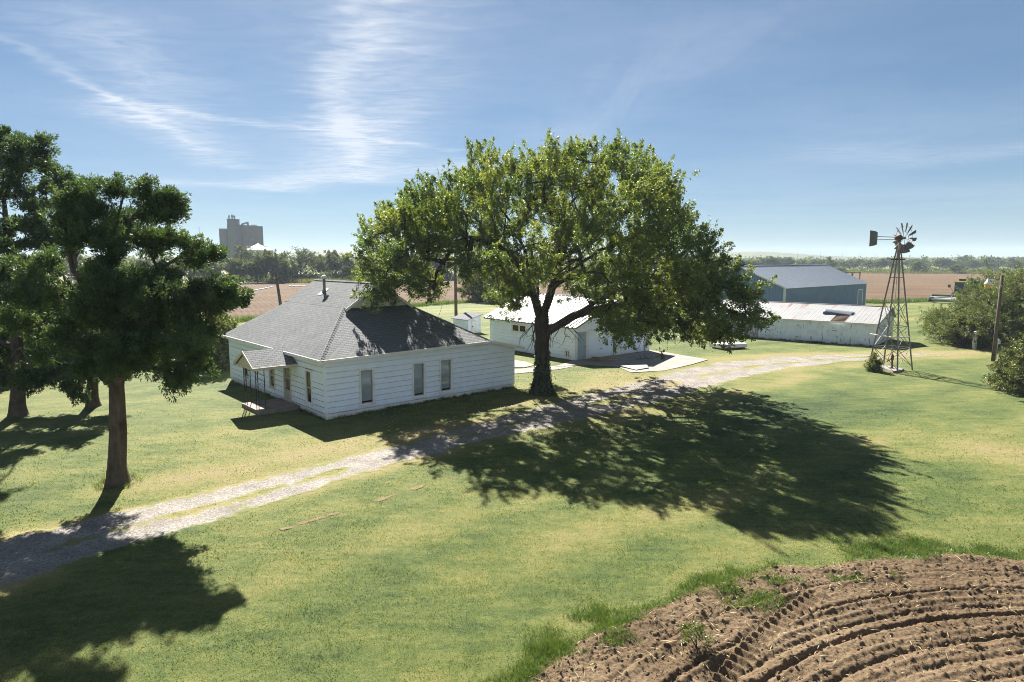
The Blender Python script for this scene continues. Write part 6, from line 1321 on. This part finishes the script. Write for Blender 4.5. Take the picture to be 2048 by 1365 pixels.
# loose clods on the soil
n = 9000; x = r.uniform(-.8, 14.8, n); y = r.uniform(10, 16.6, n); e = soil_edge(x, y); ok = (e > .05) & (fbm(x, y, .9, 151, 3) > .40); x, y = x[ok], y[ok]; n = len(x)
oct_ = np.array([[1, 0, 0], [-1, 0, 0], [0, 1, 0], [0, -1, 0], [0, 0, 1], [0, 0, -1.]]); of = np.array([[0, 2, 4], [2, 1, 4], [1, 3, 4], [3, 0, 4], [2, 0, 5], [1, 2, 5], [3, 1, 5], [0, 3, 5]])
s_ = (r.random(n) ** 5 * .032 + .007); V = (np.stack([x, y, soil_z(x, y) + s_ * .35], -1)[:, None] + oct_[None] * s_[:, None, None] * r.uniform(.6, 1.4, (n, 6, 1))).reshape(-1, 3); F = (of[None] + 6 * np.arange(n)[:, None, None]).reshape(-1, 3)
tag(np_mesh('soil_clods', V, F, M['soil']), 'loose clods of earth on the ploughed soil', 'soil', kind='stuff')
# fallen leaves under the big tree and broadleaf weeds in the turf
n = 3800; a = r.uniform(0, 2 * math.pi, n); d2_ = 10 * np.sqrt(r.random(n)); x, y = tb[0] + d2_ * np.cos(a), tb[1] - 1 + d2_ * np.sin(a); ok = outside_things(x, y); x, y = x[ok], y[ok]; n = len(x)
V, F = kites(np.stack([x, y, gz(x, y) + .035], -1), unit(r.normal(0, 1, (n, 3)) * np.array([1, 1, .25])), unit(r.normal(0, .3, (n, 3)) + np.array([0, 0, 1])), r.uniform(.05, .1, n), .06)
tag(np_mesh('fallen_leaves', V, F, M['straw']), 'dry fallen leaves scattered under the big shade tree', 'leaves', kind='stuff')
ang = r.uniform(-R(40), R(40), 1000); dd2 = 10 * 2.2 ** r.random(1000); x, y = dd2 * np.sin(ang), dd2 * np.cos(ang); ok = outside_things(x, y) & (soil_edge(x, y) < -.2) & (in_drive(x, y) > 1.1) & (fbm(x, y, 2.5, 161, 3) > .60); x, y = x[ok], y[ok]
V, F, t_ = tufts(np.stack([x, y, gz(x, y) - .005], -1), r, 16, .09, .04, .014, 1.1)
tag(np_mesh('lawn_weeds', V, F, M['weed'], attrs={'tint': t_}), 'low broadleaf weeds dotted through the mown lawn', 'weeds', kind='stuff')

# ================================================================ SKY, SUN, AIR, CAMERA
SUN_AZ, SUN_EL = R(-18), R(39)
W = bpy.data.worlds.new('World'); scn.world = W; W.use_nodes = True; T = W.node_tree; T.nodes.clear()
class WB(NB):
    def __init__(s, t): s.t = t
b = WB(T); out = b.n('OutputWorld'); bg = b.n('Background')
sky = b.n('TexSky', sky_type='NISHITA', sun_disc=False, sun_elevation=SUN_EL, sun_rotation=SUN_AZ, altitude=200., air_density=.85, dust_density=.15, ozone_density=3.)
# cirrus on a flat sheet of cloud high overhead: direction / height = position on the sheet
dirv = b.n('TexCoord').outputs['Generated']; sp = b.n('SeparateXYZ'); b.set(sp.inputs[0], dirv)
zc2 = b.math('MAXIMUM', sp.outputs[2], .02); cx = b.math('DIVIDE', sp.outputs[0], zc2); cy = b.math('DIVIDE', sp.outputs[1], zc2)
cv = b.n('CombineXYZ'); b.set(cv.inputs[0], cx); b.set(cv.inputs[1], cy); cv = cv.outputs[0]
warp = b.n('TexNoise'); b.set(warp.inputs['Vector'], cv); warp.inputs['Scale'].default_value = .7; warp.inputs['Detail'].default_value = 4
wv = b.n('VectorMath', operation='SCALE'); sub = b.n('VectorMath', operation='SUBTRACT'); b.set(sub.inputs[0], warp.outputs['Color']); sub.inputs[1].default_value = (.5, .5, .5); b.set(wv.inputs[0], sub.outputs[0]); wv.inputs['Scale'].default_value = .55
ad0 = b.n('VectorMath', operation='ADD'); b.set(ad0.inputs[0], cv); b.set(ad0.inputs[1], wv.outputs[0])
wf_ = b.n('TexNoise'); b.set(wf_.inputs['Vector'], b.mapping(cv, scale=(1, 2.2, 1))); wf_.inputs['Scale'].default_value = 4.; wf_.inputs['Detail'].default_value = 6
sb2 = b.n('VectorMath', operation='SUBTRACT'); b.set(sb2.inputs[0], wf_.outputs['Color']); sb2.inputs[1].default_value = (.5, .5, .5); wv2 = b.n('VectorMath', operation='SCALE'); b.set(wv2.inputs[0], sb2.outputs[0]); wv2.inputs['Scale'].default_value = .34
ad = b.n('VectorMath', operation='ADD'); b.set(ad.inputs[0], ad0.outputs[0]); b.set(ad.inputs[1], wv2.outputs[0]); cw = ad.outputs[0]
def skyP(px, py):
    d = _fw * FPX + _rt * (px - 1024) + _up * (682.5 - py); return d[0] / d[2], d[1] / d[2]
def streak(pts, width, soft=1.):
    """soft band round a chain of points on the cloud sheet"""
    best = None
    for (a, c) in zip(pts[:-1], pts[1:]):
        ax_, ay_ = skyP(*a); bx_, by_ = skyP(*c); L = math.hypot(bx_ - ax_, by_ - ay_); an = math.atan2(by_ - ay_, bx_ - ax_)
        m = b.n('Mapping', vector_type='TEXTURE'); b.set(m.inputs[0], cw); m.inputs[1].default_value = (ax_, ay_, 0); m.inputs[2].default_value = (0, 0, an)
        s_ = b.n('SeparateXYZ'); b.set(s_.inputs[0], m.outputs[0])
        u = b.math('MAXIMUM', b.math('SUBTRACT', b.math('ABSOLUTE', b.math('SUBTRACT', s_.outputs[0], L / 2)), L / 2), 0.)
        d2 = b.math('ADD', b.math('MULTIPLY', u, u), b.math('MULTIPLY', s_.outputs[1], s_.outputs[1]))
        g = b.math('EXPONENT', b.math('MULTIPLY', d2, -1 / (width * width)))
        best = g if best is None else b.math('MAXIMUM', best, g)
    return best
fib = b.noise(b.mapping(cv, rot=(0, 0, R(12)), scale=(.9, 1.9, 1)), 3.2, 9, .64, 1.2)      # fibres lying across the streak
fib2 = b.noise(b.mapping(cv, rot=(0, 0, R(-28)), scale=(3.2, .6, 1)), 1.1, 7, .65, .6)
big = b.noise(cv, .45, 4, .6)
main = streak([(760, -260), (722, 10), (708, 80), (690, 150), (664, 200), (690, 262), (712, 330)], .125)
main_b = streak([(800, -200), (745, 60), (760, 220), (730, 360)], .40)
main2 = streak([(705, 250), (640, 330), (560, 380)], .42)
left = streak([(-120, 45), (60, 100), (205, 183), (320, 235), (400, 300)], .075)
left2 = streak([(215, 70), (320, 150), (330, 240)], .33)
left3 = streak([(300, 235), (390, 275), (440, 330)], .34)
flat = streak([(300, 362), (520, 372), (700, 352), (930, 330)], .55)
band = streak([(250, 205), (460, 240), (640, 262), (900, 300)], .10)
right = streak([(1430, 70), (1230, 200), (1060, 330)], .30)
far_r = streak([(1700, 300), (1860, 325), (2048, 300)], .45)
def w_(m, f, k, lo, hi, floor=.22): return b.math('MULTIPLY', b.math('MULTIPLY', m, b.maprange(f, lo, hi, floor, 1.)), k)
tot = b.math('ADD', w_(main, fib, .46, .24, .76, .5), w_(main_b, fib, .42, .30, .66))
for m, f, k, lo, hi in ((main2, fib, .42, .30, .66), (left, fib2, .36, .30, .62), (left2, fib, .36, .32, .66), (flat, fib, .50, .32, .7), (band, fib, .45, .34, .66), (left3, fib, .42, .3, .66), (right, fib2, .20, .36, .7), (far_r, fib, .22, .4, .7)):
    tot = b.math('ADD', tot, w_(m, f, k, lo, hi))
veil = b.math('MULTIPLY', b.maprange(big, .36, .72, 0., .16), b.maprange(fib, .3, .7, .7, 1.))
tot = b.math('MINIMUM', b.math('ADD', tot, veil), .9)
tot = b.math('MULTIPLY', tot, b.maprange(sp.outputs[2], .015, .07, 0., 1.))
fill_cloud = b.math('MULTIPLY', b.math('MULTIPLY', b.maprange(sp.outputs[1], -.15, -.6, 0., 1.), b.maprange(b.noise(cv, 1.1, 6, .6), .34, .6, .25, 1.)), b.math('MULTIPLY', b.maprange(sp.outputs[2], .0, .12, .3, 1.), b.maprange(sp.outputs[2], .45, .75, 1., 0.)))
tot = b.math('MAXIMUM', tot, b.math('MULTIPLY', fill_cloud, .7))   # unseen bright cloud behind the camera, added to light the shaded walls
CLOUD_NODE = b.n('RGB'); CLOUD_NODE.outputs[0].default_value = (3.9, 4.2, 4.6, 1)
gm = b.n('Gamma'); b.set(gm.inputs[0], sky.outputs[0]); gm.inputs[1].default_value = .74
sk = b.n('VectorMath', operation='SCALE'); b.set(sk.inputs[0], gm.outputs[0]); sk.inputs['Scale'].default_value = .57
tn = b.n('VectorMath', operation='MULTIPLY'); b.set(tn.inputs[0], sk.outputs[0]); tn.inputs[1].default_value = (.80, .975, 1.12)
hs = b.n('HueSaturation'); hs.inputs['Saturation'].default_value = .98; b.set(hs.inputs['Color'], tn.outputs[0])
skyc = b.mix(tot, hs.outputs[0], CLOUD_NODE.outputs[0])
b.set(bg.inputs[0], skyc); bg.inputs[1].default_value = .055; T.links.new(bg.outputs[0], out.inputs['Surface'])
SL_ = bpy.data.lights.new('sun', 'SUN'); SL_.energy = 5.0; SL_.angle = R(.55); SL_.color = (1., .95, .87)
so_ = bpy.data.objects.new('sun', SL_); link(so_); sd_ = Vector((math.sin(SUN_AZ) * math.cos(SUN_EL), math.cos(SUN_AZ) * math.cos(SUN_EL), math.sin(SUN_EL))); so_.rotation_euler = sd_.to_track_quat('Z', 'Y').to_euler(); so_.location = (0, 0, 60)
# the air
hb = NB('air_haze'); v = hb.n('VolumePrincipled'); v.inputs['Color'].default_value = (.70, .85, 1., 1); v.inputs['Density'].default_value = .00022; v.inputs['Anisotropy'].default_value = .0
hb.t.links.new(v.outputs[0], hb.out.inputs['Volume'])
mb = MB(); mb.box(idf, -FARR - 40, FARR + 40, -540, FARR + 40, -2.0, 46.); tag(mb.build('haze', hb.m), kind='stuff')

cam = bpy.data.cameras.new('camera'); cam.sensor_width = 36; cam.lens = FPX * 36 / 2048; cam.clip_end = 9000; cam.clip_start = .1
co = bpy.data.objects.new('camera', cam); link(co); co.location = (0, 0, CAM_H); co.rotation_euler = (math.pi / 2 - PITCH, 0, 0); scn.camera = co
vs = scn.view_settings; scn.display_settings.display_device = 'sRGB'; vs.view_transform = 'Standard'; vs.look = 'None'; vs.gamma = 1; vs.exposure = 2.0
scn.cycles.max_bounces = 6; scn.cycles.diffuse_bounces = 3; scn.cycles.glossy_bounces = 2; scn.cycles.transmission_bounces = 4; scn.cycles.transparent_max_bounces = 8; scn.cycles.volume_bounces = 0
scn.cycles.use_denoising = True; scn.cycles.denoiser = 'OPENIMAGEDENOISE'; scn.cycles.denoising_prefilter = 'NONE'; scn.cycles.denoising_input_passes = 'RGB_ALBEDO_NORMAL'; scn.cycles.pixel_filter_type = 'BLACKMAN_HARRIS'; scn.cycles.filter_width = 1.0
